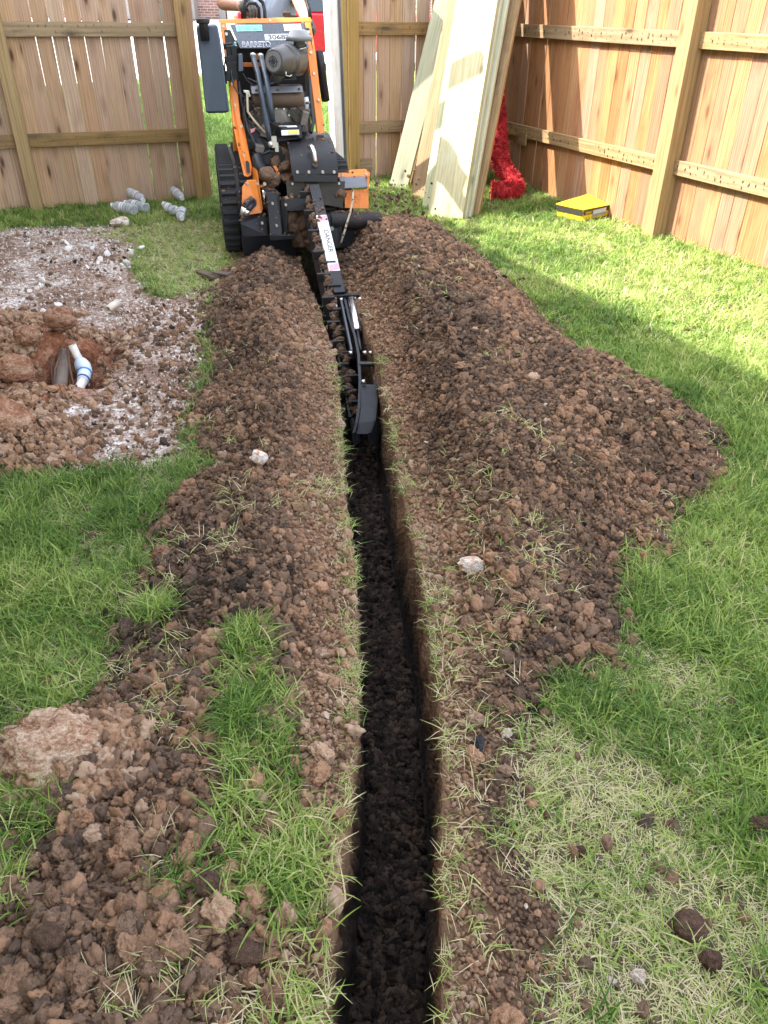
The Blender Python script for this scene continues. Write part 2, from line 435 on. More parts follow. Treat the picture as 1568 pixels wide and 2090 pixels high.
# ------------------------------------------------------------------ scattering (one object per kind of stuff)
SRC = bpy.data.collections.new('scatter_sources')
def source_collection(name, objs):
    c = bpy.data.collections.new(name)
    for i, (m, mt) in enumerate(objs):
        o = bpy.data.objects.new('%s_%02d' % (name, i), m); c.objects.link(o)
        if mt: m.materials.append(mt)
    return c
def scatter(name, coll, pts, rot, scl, idx, tint, label):
    n = len(pts); m = bpy.data.meshes.new(name); m.vertices.add(n); m.vertices.foreach_set('co', np.asarray(pts, np.float32).ravel())
    for nm, tp, arr, key in (('rot', 'FLOAT_VECTOR', rot, 'vector'), ('scl', 'FLOAT_VECTOR', scl, 'vector'), ('pick', 'INT', idx, 'value'), ('tint', 'FLOAT', tint, 'value')):
        a = m.attributes.new(nm, tp, 'POINT'); arr = np.asarray(arr, np.int32 if tp == 'INT' else np.float32); a.data.foreach_set(key, arr.ravel())
    o = bpy.data.objects.new(name, m); COL.objects.link(o); tag(o, label, kind='stuff')
    ng = bpy.data.node_groups.new(name, 'GeometryNodeTree')
    ng.interface.new_socket('Geometry', in_out='INPUT', socket_type='NodeSocketGeometry'); ng.interface.new_socket('Geometry', in_out='OUTPUT', socket_type='NodeSocketGeometry')
    N = ng.nodes; L = ng.links; gi = N.new('NodeGroupInput'); go = N.new('NodeGroupOutput'); ip = N.new('GeometryNodeInstanceOnPoints')
    ci = N.new('GeometryNodeCollectionInfo'); ci.inputs['Collection'].default_value = coll; ci.inputs['Separate Children'].default_value = True; ci.inputs['Reset Children'].default_value = True
    def na(nm, tp):
        a = N.new('GeometryNodeInputNamedAttribute'); a.data_type = tp; a.inputs['Name'].default_value = nm; return a.outputs['Attribute']
    e = N.new('FunctionNodeEulerToRotation')
    L.new(gi.outputs[0], ip.inputs['Points']); L.new(ci.outputs[0], ip.inputs['Instance']); ip.inputs['Pick Instance'].default_value = True
    L.new(na('pick', 'INT'), ip.inputs['Instance Index']); L.new(na('rot', 'FLOAT_VECTOR'), e.inputs[0]); L.new(e.outputs[0], ip.inputs['Rotation']); L.new(na('scl', 'FLOAT_VECTOR'), ip.inputs['Scale'])
    L.new(ip.outputs[0], go.inputs[0])
    md = o.modifiers.new('scatter', 'NODES'); md.node_group = ng
    return o

import bmesh
def lump_mesh(name, seed, sub=3, amp=.35, flat=.8, facet=0.0, stretch=1.0):
    from mathutils import noise
    bm = bmesh.new(); bmesh.ops.create_icosphere(bm, subdivisions=sub, radius=1)
    off = Vector((seed*3.7, seed*1.3, seed*2.1))
    cuts = []
    rr = random.Random(seed)
    for _ in range(10):
        n = Vector((rr.gauss(0, 1), rr.gauss(0, 1), rr.gauss(0, 1))).normalized(); cuts.append((n, rr.uniform(.62, .9)))
    for v in bm.verts:
        p = v.co.normalized()
        d = 1+amp*(noise.noise(p*1.3+off)+.55*noise.noise(p*2.9+off)+.35*noise.noise(p*6.1+off)+(.24*noise.noise(p*13+off)+.15*noise.noise(p*27+off) if sub > 3 else .12*noise.noise(p*12+off)))
        q = p*d
        if facet:
            for n, k in cuts:
                e = q.dot(n)-k
                if e > 0: q = q-n*e*facet
        v.co = Vector((q.x*stretch, q.y, q.z*flat))
    m = bpy.data.meshes.new(name); bm.to_mesh(m); bm.free()
    m.polygons.foreach_set('use_smooth', [facet < .5]*len(m.polygons))
    return m
def clod_material(name, stops, rough=.95, bscale=1.0):
    t = Mt(name, rough, 0, .15); v = t.coord(); tn = t.attr('tint', True)
    n1 = t.noise(v, 2.2, 4, .65); n2 = t.noise(v, 9, 3, .65)
    f = t.math('ADD', tn, t.math('ADD', t.math('MULTIPLY', n1, .38), t.math('MULTIPLY', n2, .18)), )
    f = t.math('SUBTRACT', f, .28)
    t.color(t.ramp(f, stops)); n3 = t.noise(v, 24, 2, .6); t.bump(t.math('ADD', n1, t.math('ADD', t.math('MULTIPLY', n2, .8), t.math('MULTIPLY', n3, .4))), .8, .0035*bscale)
    return t.m
SOILRAMP = [(0.0, (.014, .011, .010)), (.20, (.055, .040, .032)), (.42, (.128, .086, .061)), (.64, (.21, .130, .084)), (.84, (.33, .19, .112)), (1.0, (.40, .28, .195))]
M_clod = clod_material('clod_soil', SOILRAMP)
STONERAMP = [(0.0, (.24, .14, .09)), (.35, (.44, .32, .24)), (.7, (.66, .58, .52)), (1.0, (.82, .80, .78))]
M_stone = clod_material('stone_chalk', STONERAMP)
clodsf = source_collection('fineclod', [(lump_mesh('fineclod', s+200, 5, .46, .9, (.6, .0, .3)[s % 3], 1+.15*(s % 4 == 1)), M_clod) for s in range(1, 17)])
clods = source_collection('clod', [(lump_mesh('clod', s, 3, .62, .8, (.75, .0, .4)[s % 3], 1+.3*(s % 4 == 1)), M_clod) for s in range(1, 17)])
stones = source_collection('stone', [(lump_mesh('stone', s+40, 2, .3, .65, .9, 1.25), M_stone) for s in range(8)])
crumb = source_collection('crumb', [(lump_mesh('crumb', s+80, 2, .45, .8, 0), M_clod) for s in range(8)])

def in_view(x, y, m=1.15):
    z = y*math.cos(PITCH)+CAM_H*math.sin(PITCH)
    return (np.abs(x) < .52*z+m) & (y > .15)
def rot_rand(n): return rng.uniform(0, 2*math.pi, (n, 3))
def trench_mask(x, y, pad=0.0): return (np.abs(x-cx(y)) < TW/2+pad) & (y < 5.2)
def soil_cover(x, y):
    s, c, r, l = zones(x, y); return s
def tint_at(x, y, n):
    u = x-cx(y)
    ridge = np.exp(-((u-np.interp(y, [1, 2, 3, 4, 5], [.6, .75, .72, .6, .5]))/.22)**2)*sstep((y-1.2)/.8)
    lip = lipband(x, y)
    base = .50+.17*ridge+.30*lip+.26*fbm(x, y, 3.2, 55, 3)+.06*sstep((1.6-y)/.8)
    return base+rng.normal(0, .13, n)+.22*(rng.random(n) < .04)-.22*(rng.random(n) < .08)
def sample(n, xr, yr, dens):
    x = rng.uniform(*xr, n); y = rng.uniform(*yr, n)
    k = in_view(x, y) & (rng.random(n) < dens(x, y)); return x[k], y[k]
def dens_soil(x, y):
    u = x-cx(y); s = sstep(np.where(u > 0, mR(x, y), mL(x, y))/.10+.55); return s*(~trench_mask(x, y, .006))
def put(name, coll, nv, x, y, r, tint, label, sink=.25, z=None):
    n = len(x); zz = (surf(x, y) if z is None else z)+r*(.55-sink)
    s = np.stack([r*rng.uniform(.8, 1.25, n), r*rng.uniform(.8, 1.2, n), r*rng.uniform(.65, 1.1, n)], 1)
    return scatter(name, coll, np.stack([x, y, zz], 1), rot_rand(n), s, rng.integers(0, nv, n), tint, label)
# fine crumbs near the lens
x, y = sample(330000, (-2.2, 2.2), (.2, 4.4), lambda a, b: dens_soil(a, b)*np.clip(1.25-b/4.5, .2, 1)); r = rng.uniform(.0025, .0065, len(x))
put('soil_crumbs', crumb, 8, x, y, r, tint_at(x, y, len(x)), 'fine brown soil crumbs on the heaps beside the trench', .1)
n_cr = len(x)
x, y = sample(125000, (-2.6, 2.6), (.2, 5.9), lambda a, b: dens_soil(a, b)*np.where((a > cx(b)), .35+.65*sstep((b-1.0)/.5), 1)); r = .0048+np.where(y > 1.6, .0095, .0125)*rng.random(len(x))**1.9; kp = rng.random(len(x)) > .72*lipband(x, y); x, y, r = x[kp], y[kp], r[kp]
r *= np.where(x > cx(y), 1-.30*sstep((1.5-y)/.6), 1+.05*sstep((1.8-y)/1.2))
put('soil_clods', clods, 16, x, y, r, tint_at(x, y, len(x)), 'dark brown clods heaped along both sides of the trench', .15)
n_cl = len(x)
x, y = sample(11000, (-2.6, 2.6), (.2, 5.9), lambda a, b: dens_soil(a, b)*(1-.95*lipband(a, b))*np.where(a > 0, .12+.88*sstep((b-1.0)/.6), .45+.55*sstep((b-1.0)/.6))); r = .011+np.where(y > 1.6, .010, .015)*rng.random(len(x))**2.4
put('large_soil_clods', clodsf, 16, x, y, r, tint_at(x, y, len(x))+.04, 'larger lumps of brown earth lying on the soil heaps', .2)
# broken lumps in the lower left and loose ones at the heap feet
x, y = sample(2200, (-1.6, -.08), (.2, 1.35), lambda a, b: dens_soil(a, b)*sstep((1.3-b)/.5)*(a < cx(b)-.14)*(sdist(STRIP, a, b) < 0)); r = .008+.022*rng.random(len(x))**4
put('broken_soil_lumps', clodsf, 16, x, y, r, tint_at(x, y, len(x))+.02, 'broken lumps of brown earth beside the near end of the trench', .2)
# trench floor
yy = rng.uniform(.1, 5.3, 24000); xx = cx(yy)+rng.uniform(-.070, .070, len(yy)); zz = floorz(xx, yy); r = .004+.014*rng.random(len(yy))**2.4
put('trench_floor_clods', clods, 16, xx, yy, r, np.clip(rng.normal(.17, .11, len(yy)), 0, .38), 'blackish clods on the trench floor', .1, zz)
# crumbs stuck to trench walls are left to the wall relief
# chalk patch: stones and clods
def dch(x, y):
    s, c, r_, l = zones(x, y); return c*(1-s)*(1-.8*r_)*(.30+1.5*np.clip(fbm(x, y, 3.4, 81, 3)+.12, 0, 1))
x, y = sample(52000, (-3.6, -.6), (2.2, 5.9), dch); r = .002+.0065*rng.random(len(x))**2.5
put('chalk_chips', stones, 8, x, y, r, rng.normal(.58, .28, len(x)), 'pale chalky stone chips strewn over the bare patch', .1)
x, y = sample(7000, (-3.6, -.6), (2.2, 5.9), lambda a, b: dch(a, b)*sstep((b-3.6)/1.6)*sstep((fbm(a, b, 2.5, 83, 2)+.1)/.3)); r = .006+.022*rng.random(len(x))**3
put('chalk_stones', stones, 8, x, y, r, rng.normal(.85, .15, len(x)), 'white chalk stones on the bare patch by the left fence', .15)
x, y = sample(60000, (-3.6, -.6), (2.2, 5.6), lambda a, b: sstep(sdist(CHALK, a, b)/.1+.3)*(.06+.62*sstep((a+1.45+.5*fbm(a, b, 2.5, 85, 2))/.6)+.25*zones(a, b)[2]+.25*np.clip(fbm(a, b, 4, 86, 3), 0, 1))*.75); r = .0025+.014*rng.random(len(x))**5
put('scattered_dark_clods', clods, 16, x, y, r, rng.normal(.62, .20, len(x)), 'dark clods scattered over the chalky patch', .1)
x, y = sample(50000, (-3.6, -1.0), (2.4, 4.1), lambda a, b: zones(a, b)[2]*(sdist(PIT, a, b) < -.01)); r = .0025+.018*rng.random(len(x))**4
put('red_soil_clods', clods, 16, x, y, r, rng.normal(.90, .10, len(x)), 'reddish earth crumbs heaped round the small pit', .15)
# stones on the brown heaps
x, y = sample(900, (-1.4, 2.0), (.4, 4.5), lambda a, b: dens_soil(a, b)*(.15+.85*sstep((1.5-b)/.6))); r = .003+.007*rng.random(len(x))**2
put('pale_stones_in_soil', stones, 8, x, y, r, rng.normal(.45, .25, len(x)), 'small pale stones mixed into the brown heaps', .0)
x, y = sample(9000, (-1.4, 2.0), (.3, 4.5), lambda a, b: (~trench_mask(a, b, .01))*(1-soil_cover(a, b))*(.12+.5*sstep(sdist(TRAMP, a, b)/.1)+sstep(np.maximum(mR(a, b), mL(a, b))/.2+1.1))); r = .004+.011*rng.random(len(x))**2.5
put('clods_in_grass', clods, 16, x, y, r, rng.normal(.5, .15, len(x)), 'loose clods lying in the grass', .1)
# ------------------------------------------------------------------ grass
def tuft_mesh(name, seed, n, L, lie, w, spread, curl=.5):
    """n blades from one root; lie 0 = upright, 1 = flat on the ground"""
    rr = random.Random(seed); V = []; F = []; B = []
    for _ in range(n):
        a = rr.uniform(0, 2*math.pi); l = L*rr.uniform(.55, 1.15); tilt = math.pi/2*min(.97, max(.03, lie+rr.gauss(0, .18)))
        bx, by = rr.gauss(0, spread), rr.gauss(0, spread); seg = 4
        d = Vector((math.cos(a)*math.sin(tilt), math.sin(a)*math.sin(tilt), math.cos(tilt)))
        p = Vector((bx, by, -.004)); side = Vector((-math.sin(a), math.cos(a), 0)); side = (side+Vector((0, 0, rr.uniform(-.6, .6)))).normalized()
        b = rr.random(); cl = curl*rr.uniform(.3, 1.4); tw = rr.uniform(-.5, .5); n0 = len(V)
        for k in range(seg+1):
            ww = w*(1-(k/seg)**1.6)*.5+w*.06
            V.append(p-side*ww); V.append(p+side*ww); B += [b, b]
            p = p+d*(l/seg)
            d = (d+Vector((math.cos(a+tw*k)*.25*cl, math.sin(a+tw*k)*.25*cl, -.30*cl))).normalized()
            if p.z < .003: p.z = .003+rr.random()*.003; d.z = abs(d.z)*.3
        for k in range(seg):
            i = n0+2*k; F.append((i, i+1, i+3, i+2))
    m = bpy.data.meshes.new(name); m.from_pydata([tuple(v) for v in V], [], F)
    a = m.attributes.new('blade', 'FLOAT', 'POINT'); a.data.foreach_set('value', B)
    m.polygons.foreach_set('use_smooth', [True]*len(m.polygons)); return m
def grass_material(name, stops, trans=.35):
    t = Mt(name, .55, 0, .3); f = t.math('ADD', t.attr('tint', True), t.math('MULTIPLY', t.math('SUBTRACT', t.attr('blade'), .5), .34))
    v = t.coord(); n = t.noise(v, 30, 2, .5); f = t.math('ADD', f, t.math('MULTIPLY', t.math('SUBTRACT', n, .5), .25))
    c = t.ramp(f, stops); t.color(c)
    tr = t.n.new('ShaderNodeBsdfTranslucent'); br = t.mix(.0, c, (1, 1, 1)); t.l.new(c, tr.inputs[0])
    mx = t.n.new('ShaderNodeMixShader'); mx.inputs[0].default_value = trans
    out = t.n['Material Output']; t.l.new(t.p.outputs[0], mx.inputs[1]); t.l.new(tr.outputs[0], mx.inputs[2]); t.l.new(mx.outputs[0], out.inputs[0])
    return t.m
GR = [(0.0, (.050, .115, .018)), (.3, (.165, .275, .050)), (.5, (.32, .42, .095)), (.66, (.46, .49, .19)), (.82, (.56, .50, .29)), (1.0, (.64, .56, .38))]
M_grass = grass_material('grass_blades', GR)
lush = source_collection('lush', [(tuft_mesh('lush', s, 11, .068, .42, .0030, .013, .8), M_grass) for s in range(8)])
mess = source_collection('mess', [(tuft_mesh('mess', 20+s, 9, .062, .74, .0027, .014, .5), M_grass) for s in range(8)])
strand = source_collection('strand', [(tuft_mesh('strand', 50+s, 5, .062, .86, .0022, .012, .35), M_grass) for s in range(8)])
coarse = source_collection('coarse', [(tuft_mesh('coarse', 70+s, 12, .065, .38, .0045, .018, .7), M_grass) for s in range(8)])

def put_grass(name, coll, x, y, s, tint, label, z=None, dz=0.0):
    n = len(x); zz = (surf(x, y) if z is None else z)+dz
    rot = np.stack([rng.normal(0, .12, n), rng.normal(0, .12, n), rng.uniform(0, 2*math.pi, n)], 1)
    sc = np.stack([s, s, s*rng.uniform(.8, 1.2, n)], 1)
    return scatter(name, coll, np.stack([x, y, zz], 1), rot, sc, rng.integers(0, 8, n), tint, label)
def bare(x, y):
    s, c, r, l = zones(x, y)
    return np.clip(np.maximum(s, np.maximum(c, r)), 0, 1)
def tramp(x, y): return sstep((sdist(TRAMP, x, y)+.34*vn(x*4, y*4, 5)+.16*vn(x*13, y*13, 6))/.26+.85)
def lush_d(x, y): return (1-bare(x, y))*(1-.96*tramp(x, y))*(1-.75*sstep(sdist(DRYB, x, y)/.15+.3))*(~trench_mask(x, y, .01))
def tn(x, y):
    t = .30+.30*fbm(x, y, 1.8, 101, 3)+.20*vn(x*11, y*11, 103)
    t = t+.16*sstep((x-1.0)/.8)*sstep((y-2)/1.5)  # lighter, yellower far right: sunlit look of the lawn put into the tint
    q = x*NR[0]+y*NR[1]
    t = t+.14*(sdist(DRYB, x, y) > 0)
    return t+rng.normal(0, .11, len(x))+.35*(rng.random(len(x)) < .05)
# near lawn
x, y = sample(165000, (-3.1, 3.9), (.2, 3.4), lambda a, b: lush_d(a, b)*np.clip(1.15-b/5, .3, 1)*(.22+.78*sstep((fbm(a, b, 5, 111, 3)+.30)/.5)))
put_grass('lawn_grass', lush, x, y, rng.uniform(.55, 1.3, len(x)), tn(x, y), 'long green lawn grass on both sides of the soil heaps')
x, y = sample(80000, (-3.1, 3.9), (.2, 3.6), lambda a, b: (1-bare(a, b))*(~trench_mask(a, b, .01))*(.40-.14*tramp(a, b)))
put_grass('matted_grass', mess, x, y, rng.uniform(.5, 1.0, len(x)), tn(x, y)+.12+.30*tramp(x, y), 'flattened yellow green grass mat on the near lawn')
x, y = sample(125000, (-2.2, 3.0), (.2, 2.8), lambda a, b: (1-bare(a, b))*(~trench_mask(a, b, .0))*np.clip(.24+.26*tramp(a, b)*(.4+1.2*np.clip(fbm(a, b, 8, 129, 3)+.5, 0, 1))+.22*(a < 0), 0, 1))
put_grass('dry_grass_strands', strand, x, y, rng.uniform(.4, .9, len(x)), np.clip(rng.normal(.72, .20, len(x)), .2, 1), 'dry straw coloured strands lying in the trodden grass')
# far lawn
x, y = sample(100000, (-4.9, 5.1), (3.2, 9.4), lambda a, b: lush_d(a, b)*(.6+.4*sstep((6-b)/3)))
put_grass('far_lawn_grass', coarse, x, y, rng.uniform(.6, 1.05, len(x)), tn(x, y), 'bright lawn grass running up to the fences')
x, y = sample(30000, (-4.0, 2), (3.4, 7.0), lambda a, b: sstep(sdist(DRYB, a, b)/.15+.4)*(1-zones(a, b)[0]))
put_grass('dry_far_grass', mess, x, y, rng.uniform(.7, 1.3, len(x)), np.clip(rng.normal(.66, .16, len(x)), 0, 1), 'half dead grass between the chalk patch and the machine')
x, y = rng.uniform(-9, 6, 60000), rng.uniform(9.3, 19, 60000); k = (np.abs(x) < .56*(y*.83+.7)+1) & (y < float(gp(395, 160).y)+(x-float(gp(395, 160).x))*float((gp(705, 134)-gp(395, 160)).y/(gp(705, 134)-gp(395, 160)).x)-.1)
x, y = x[k], y[k]
put_grass('front_lawn_grass', coarse, x, y, rng.uniform(1.2, 2.4, len(x)), .30+.2*fbm(x, y, .7, 7, 3)+rng.normal(0, .08, len(x)), 'bright front lawn grass seen through the gate opening', np.full(len(x), -.01))
# tall tufts at fence feet
def along(a, b, n, w, nrm):
    t = rng.random(n); return a[0]+(b[0]-a[0])*t+rng.normal(0, w, n), a[1]+(b[1]-a[1])*t+rng.normal(0, w, n)
# strip of grass through the left heap, small sprigs on the heaps
x, y = sample(110000, (-1.2, .0), (.3, 2.0), lambda a, b: np.clip(sstep((sdist(STRIP, a, b)+wob(a, b))/.06)*(.10+.90*sstep((fbm(a, b, 11, 122, 3)+.02)/.25))+.16*sstep(sdist(SPA, a, b)/.05)*(fbm(a, b, 12, 123, 2) > 0)+.28*sstep(sdist(SPB, a, b)/.05)*(fbm(a, b, 12, 124, 2) > -.05)+.07*sstep(sdist(SPC, a, b)/.06)*(fbm(a, b, 12, 125, 2) > -.1)+.8*sstep(sdist(SPD, a, b)/.03), 0, 1)*(~trench_mask(a, b, .0))*.20)
put_grass('grass_in_left_heap', lush, x, y, rng.uniform(.5, 1.25, len(x)), .28+.4*fbm(x, y, 9, 121, 3)+.3*(rng.random(len(x)) < .15)+.30*sstep((x+.16)/.08)+rng.normal(0, .1, len(x)), 'green grass strip growing through the left heap', None, .012)
x, y = sample(12000, (-1.6, 1.6), (.3, 4.2), lambda a, b: dens_soil(a, b)*sstep((fbm(a, b, 4, 131, 2)+.0)/.25)*(.18+.6*sstep((1.25-b)/.3)*(a < 0)+.75*sstep((2.6-b)/1.5)+.6*lipband(a, b)*sstep((2.5-b)/.8)))
put_grass('roots_on_heaps', strand, x, y, rng.uniform(.5, 1.0, len(x)), np.clip(rng.normal(.72, .15, len(x)), .2, 1), 'dry roots and grass strands on the soil heaps', None, .012)
# torn grass along both lips of the cut
n = 5200; y = rng.uniform(.25, 4.3, n); sd = np.where(rng.random(n) < .5, -1, 1); x = cx(y)+sd*(TW/2+rng.exponential(.016, n))
k = rng.random(n) < np.where(sd < 0, .34, .12)*(.15+.85*sstep((fbm(x, y, 5, 141, 2)+.25)/.3))*np.interp(y, [0, 2.3, 3.2, 4.4], [1, 1, .25, .08]); x, y = x[k], y[k]
put_grass('torn_grass_edges', strand, x, y, rng.uniform(.25, .70, len(x)), np.clip(rng.normal(.70, .17, len(x)), .1, 1), 'torn dry grass hanging over the trench edges', None, .006)
n = 260; y = rng.uniform(.3, 3.2, n); sd = np.where(rng.random(n) < .6, -1, 1); x = cx(y)+sd*(TW/2+rng.exponential(.018, n))
k = rng.random(n) < sstep((fbm(x, y, 4, 143, 2)+.2)/.3); x, y = x[k], y[k]
put_grass('green_edge_grass', mess, x, y, rng.uniform(.4, .8, len(x)), np.clip(rng.normal(.48, .14, len(x)), .1, 1), 'yellow green grass along the trench edges', None, .004)
# ------------------------------------------------------------------ timber
M_picket = wood('cedar_picket', (.23, .13, .075), (.42, .27, .17), (.54, .375, .25), (.085, .038, .024), 1.0, .20, .8, (.30, .21, .17), .9)
M_picket_sun = wood('cedar_picket_sunlit', (.16, .072, .036), (.30, .150, .076), (.41, .235, .130), (.10, .045, .025), 1.0, .38, .8, (.16, .075, .045), .7)  # sunlit run's copy of the cedar, colour deepened against wash-out in the sun
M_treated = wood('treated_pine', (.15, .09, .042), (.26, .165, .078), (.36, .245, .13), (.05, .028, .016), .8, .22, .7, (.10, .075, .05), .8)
M_post = wood('treated_post', (.20, .12, .04), (.32, .20, .07), (.42, .28, .115), (.07, .04, .02), .8, .15, .7, None, .6)
M_plank = wood('pale_plank', (.26, .27, .16), (.40, .40, .26), (.50, .49, .34), (.10, .07, .045), .7, .18, .7, (.36, .42, .30), .6)
M_nail = plain('rusty_nail', (.035, .028, .025), .6, .4)

def picket_mesh(seed, w, h):
    rr = random.Random(seed); th = .016; m = MB()
    c = .022; n = 6
    # slightly cupped and waney edged board with clipped top corners
    vs = []; 
    prof = []
    for k in range(n+1):
        z = h*k/n; prof.append((z, -w/2+rr.uniform(-.0012, .0012), w/2+rr.uniform(-.0012, .0012), rr.uniform(-.002, .002)))
    prof[-1] = (h-c, prof[-1][1], prof[-1][2], prof[-1][3]); prof.append((h, -w/2+c, w/2-c, prof[-1][3]))
    for z, a, b, y in prof:
        vs += [(a, y, z), (b, y, z), (b, y+th, z), (a, y+th, z)]
    fs = [(3, 2, 1, 0)]
    for k in range(len(prof)-1):
        i = 4*k
        for j in range(4): fs.append((i+j, i+(j+1) % 4, i+4+(j+1) % 4, i+4+j))
    i = 4*(len(prof)-1); fs.append((i, i+1, i+2, i+3))
    m.add(vs, fs); o = m.build('picket', None); me = o.data; bpy.data.objects.remove(o); return me
PW = .108
PK = [picket_mesh(s, PW-.0*s, 1.83) for s in range(5)]
PKS = []
for s in range(5):
    m = picket_mesh(s+9, PW, 1.83); m.materials.append(M_picket_sun); PKS.append(m)
for m in PK: m.materials.append(M_picket)
def timber_part(name, a, b, w, h, mat, parent, up=(0, 0, 1), wavy=0, seed=0, bevel=.003):
    """straight timber from a to b in its parent's space; long axis becomes local Z so the grain runs along it"""
    a = Vector(a); b = Vector(b); d = b-a; L = d.length; d.normalize(); up = Vector(up)
    x = d.cross(up)
    if x.length < 1e-3: x = d.cross(Vector((0, 1, 0)))
    x.normalize(); y = d.cross(x).normalized()
    rr = random.Random(seed); n = max(1, int(L/.25)); V = []; F = []
    for k in range(n+1):
        dy = rr.uniform(-1, 1)*wavy; dx = rr.uniform(-1, 1)*wavy*.4
        for sx, sy in ((-1, -1), (1, -1), (1, 1), (-1, 1)):
            V.append((sx*w/2+dx, sy*h/2+dy*(1 if sy < 0 else .3), L*k/n))
    F.append((3, 2, 1, 0)); F.append(tuple(4*n+i for i in range(4)))
    for k in range(n):
        for j in range(4): F.append((4*k+j, 4*k+(j+1) % 4, 4*k+4+(j+1) % 4, 4*k+4+j))
    o = MB().add(V, F).build(name, mat, parent, bevel)
    o.matrix_local = Matrix.Translation(a) @ Matrix((x, y, d)).transposed().to_4x4(); return o

def fence_run(name, P, dirv, L, posts, label, base=0.0, lower=(.43, .43), upper=1.13, gapf=None, meshes=PK, post_side=-1, pw=.089, side_sign=1, rails=None, leanz=0.0):
    """P = start on the ground of the inner face line, dirv = direction; local x along the run, local y = away from the yard"""
    a = math.atan2(dirv[1], dirv[0]); root = empty(name, (P[0], P[1], base), a, label, 'fence')
    rr = random.Random(hash(name) % 1000 if False else len(label))
    x = .0; i = 0
    while x < L-.02:
        g = gapf(x, rr) if gapf else rr.choice([.001, .002, .004, .006])
        o = bpy.data.objects.new('picket', meshes[i % len(meshes)]); COL.objects.link(o); o.parent = root
        o.location = (x+PW/2, .020+rr.uniform(0, .002), -.05+rr.uniform(-.012, .012)+leanz); o.rotation_euler = (0, rr.gauss(0, .0022), 0)
        o.scale = (rr.uniform(.97, 1.0), 1, 1)
        x += PW*o.scale[0]+g+.0005; i += 1
    ends = sorted(posts)
    segs = rails or [(ends[k], ends[k+1]) for k in range(len(ends)-1)]
    for k, (s, e) in enumerate(segs):
        for q, hz in enumerate((lower, (upper, upper), (1.72, 1.72))):
            z0, z1 = hz
            timber_part('rail', (s+pw/2*.98, -.0005, z0+.0445), (e-pw/2*.98, -.0005, z1+.0445), .038, .089, M_treated, root, (0, 0, 1), .0025, k*7+q)
    for p in ends:
        timber_part('post', (p, -.025-(pw-.089)/2, -.25), (p+leanz*0, -.025-(pw-.089)/2, 1.9), pw, pw, M_post, root, (0, 1, 0), .0008, int(p*10))
    nm = MB()
    for k, (s, e) in enumerate(segs):
        for q, z in enumerate((lower, (upper, upper))):
            xx = s+.1
            while xx < e-.08:
                zz = z[0]+(z[1]-z[0])*(xx-s)/(e-s)
                for dz in ((.03, .058) if rr.random() < .8 else (.05,)):
                    nm.box((xx+rr.uniform(-.012, .012), -.0225, zz+dz+rr.uniform(-.014, .014)), (.003, .003, .015 if rr.random() < .4 else .004), (0, rr.uniform(-.3, .3), 0))
                xx += PW*.5
    tag(nm.build('nail', M_nail, root), kind='stuff')
    return root

BL0 = Vector((-2.70, 6.235)); bd = Vector((.945, .327)).normalized()
LP = (Vector((-1.52, 6.65))-BL0).dot(bd)
# left piece of the back fence: posts at BL0, beside the gate opening, and on towards the house
st = BL0-bd*1.60
def gl(x, rr):
    if 2.35 < x < 2.75: return .007
    return rr.choice([.0005, .001, .001, .0025])
fl = fence_run('wooden_fence', st, bd, 1.60+LP+.02, [0.04, 1.60, 1.60+LP], 'cedar picket fence in shade behind the plastic bottles, left of the trenching machine', 0, (.43, .43), 1.13, gl)
# right piece of the back fence, from the gate opening to the corner
cp = Vector((-.30, 7.115)); corner = Vector((.97, 7.58)); d2 = (corner-cp).normalized(); L2 = (corner-cp).length
def gc(x, rr): return rr.choice([.004, .009, .012, .002])
fc = fence_run('wooden_fence', cp, d2, L2-.03, [0.0, L2-.05], 'short shaded fence panel with wide gaps behind the leaning planks', .06, (.375, .375), 1.075, gc)
timber_part('board', (-.075, -.035, -.1), (-.075, -.035, 1.86), .05, .020, M_post, fc, (0, 1, 0), .0005, 4)
timber_part('block', (.05, -.0005, .13), (.175, -.0005, .13), .038, .09, M_treated, fc, (0, 0, 1), .001, 9)
# side fence on the right, sunlit on the yard side, running from the corner past the camera
rs = Vector((.985, 7.56)); rd_ = Vector((.4225, -.9063)).normalized()   # from the corner towards the viewer
a5 = (Vector((1.90, 5.60))-rs).dot(rd_)
def gr(x, rr): return .011 if (.20 < x < .30 or .42 < x < .52) else rr.choice([.0005, .001, .002, .0035])
class _: pass
def mirrored(root):  # yard lies on the other side of this run, so local y is flipped
    for ch in root.children:
        ch.matrix_local = Matrix.Scale(-1, 4, (0, 1, 0)) @ ch.matrix_local
fr = fence_run('wooden_fence', rs, rd_, 8.4, [a5, a5+2.3, a5+4.6, 8.3], 'sunlit reddish cedar picket fence along the right side with dark nail rows in its rails', 0, (.41, .41), 1.13, gr, PKS, pw=.112, rails=[(-.02, a5), (a5, a5+2.3), (a5+2.3, a5+4.6), (a5+4.6, 8.3)])
# rail splice blocks and sawn joints near the corner are separate short rails
timber_part('rail', (.35, -.024, .405), (.47, -.024, .405), .012, .10, M_treated, fr, (0, 0, 1), .001, 31)

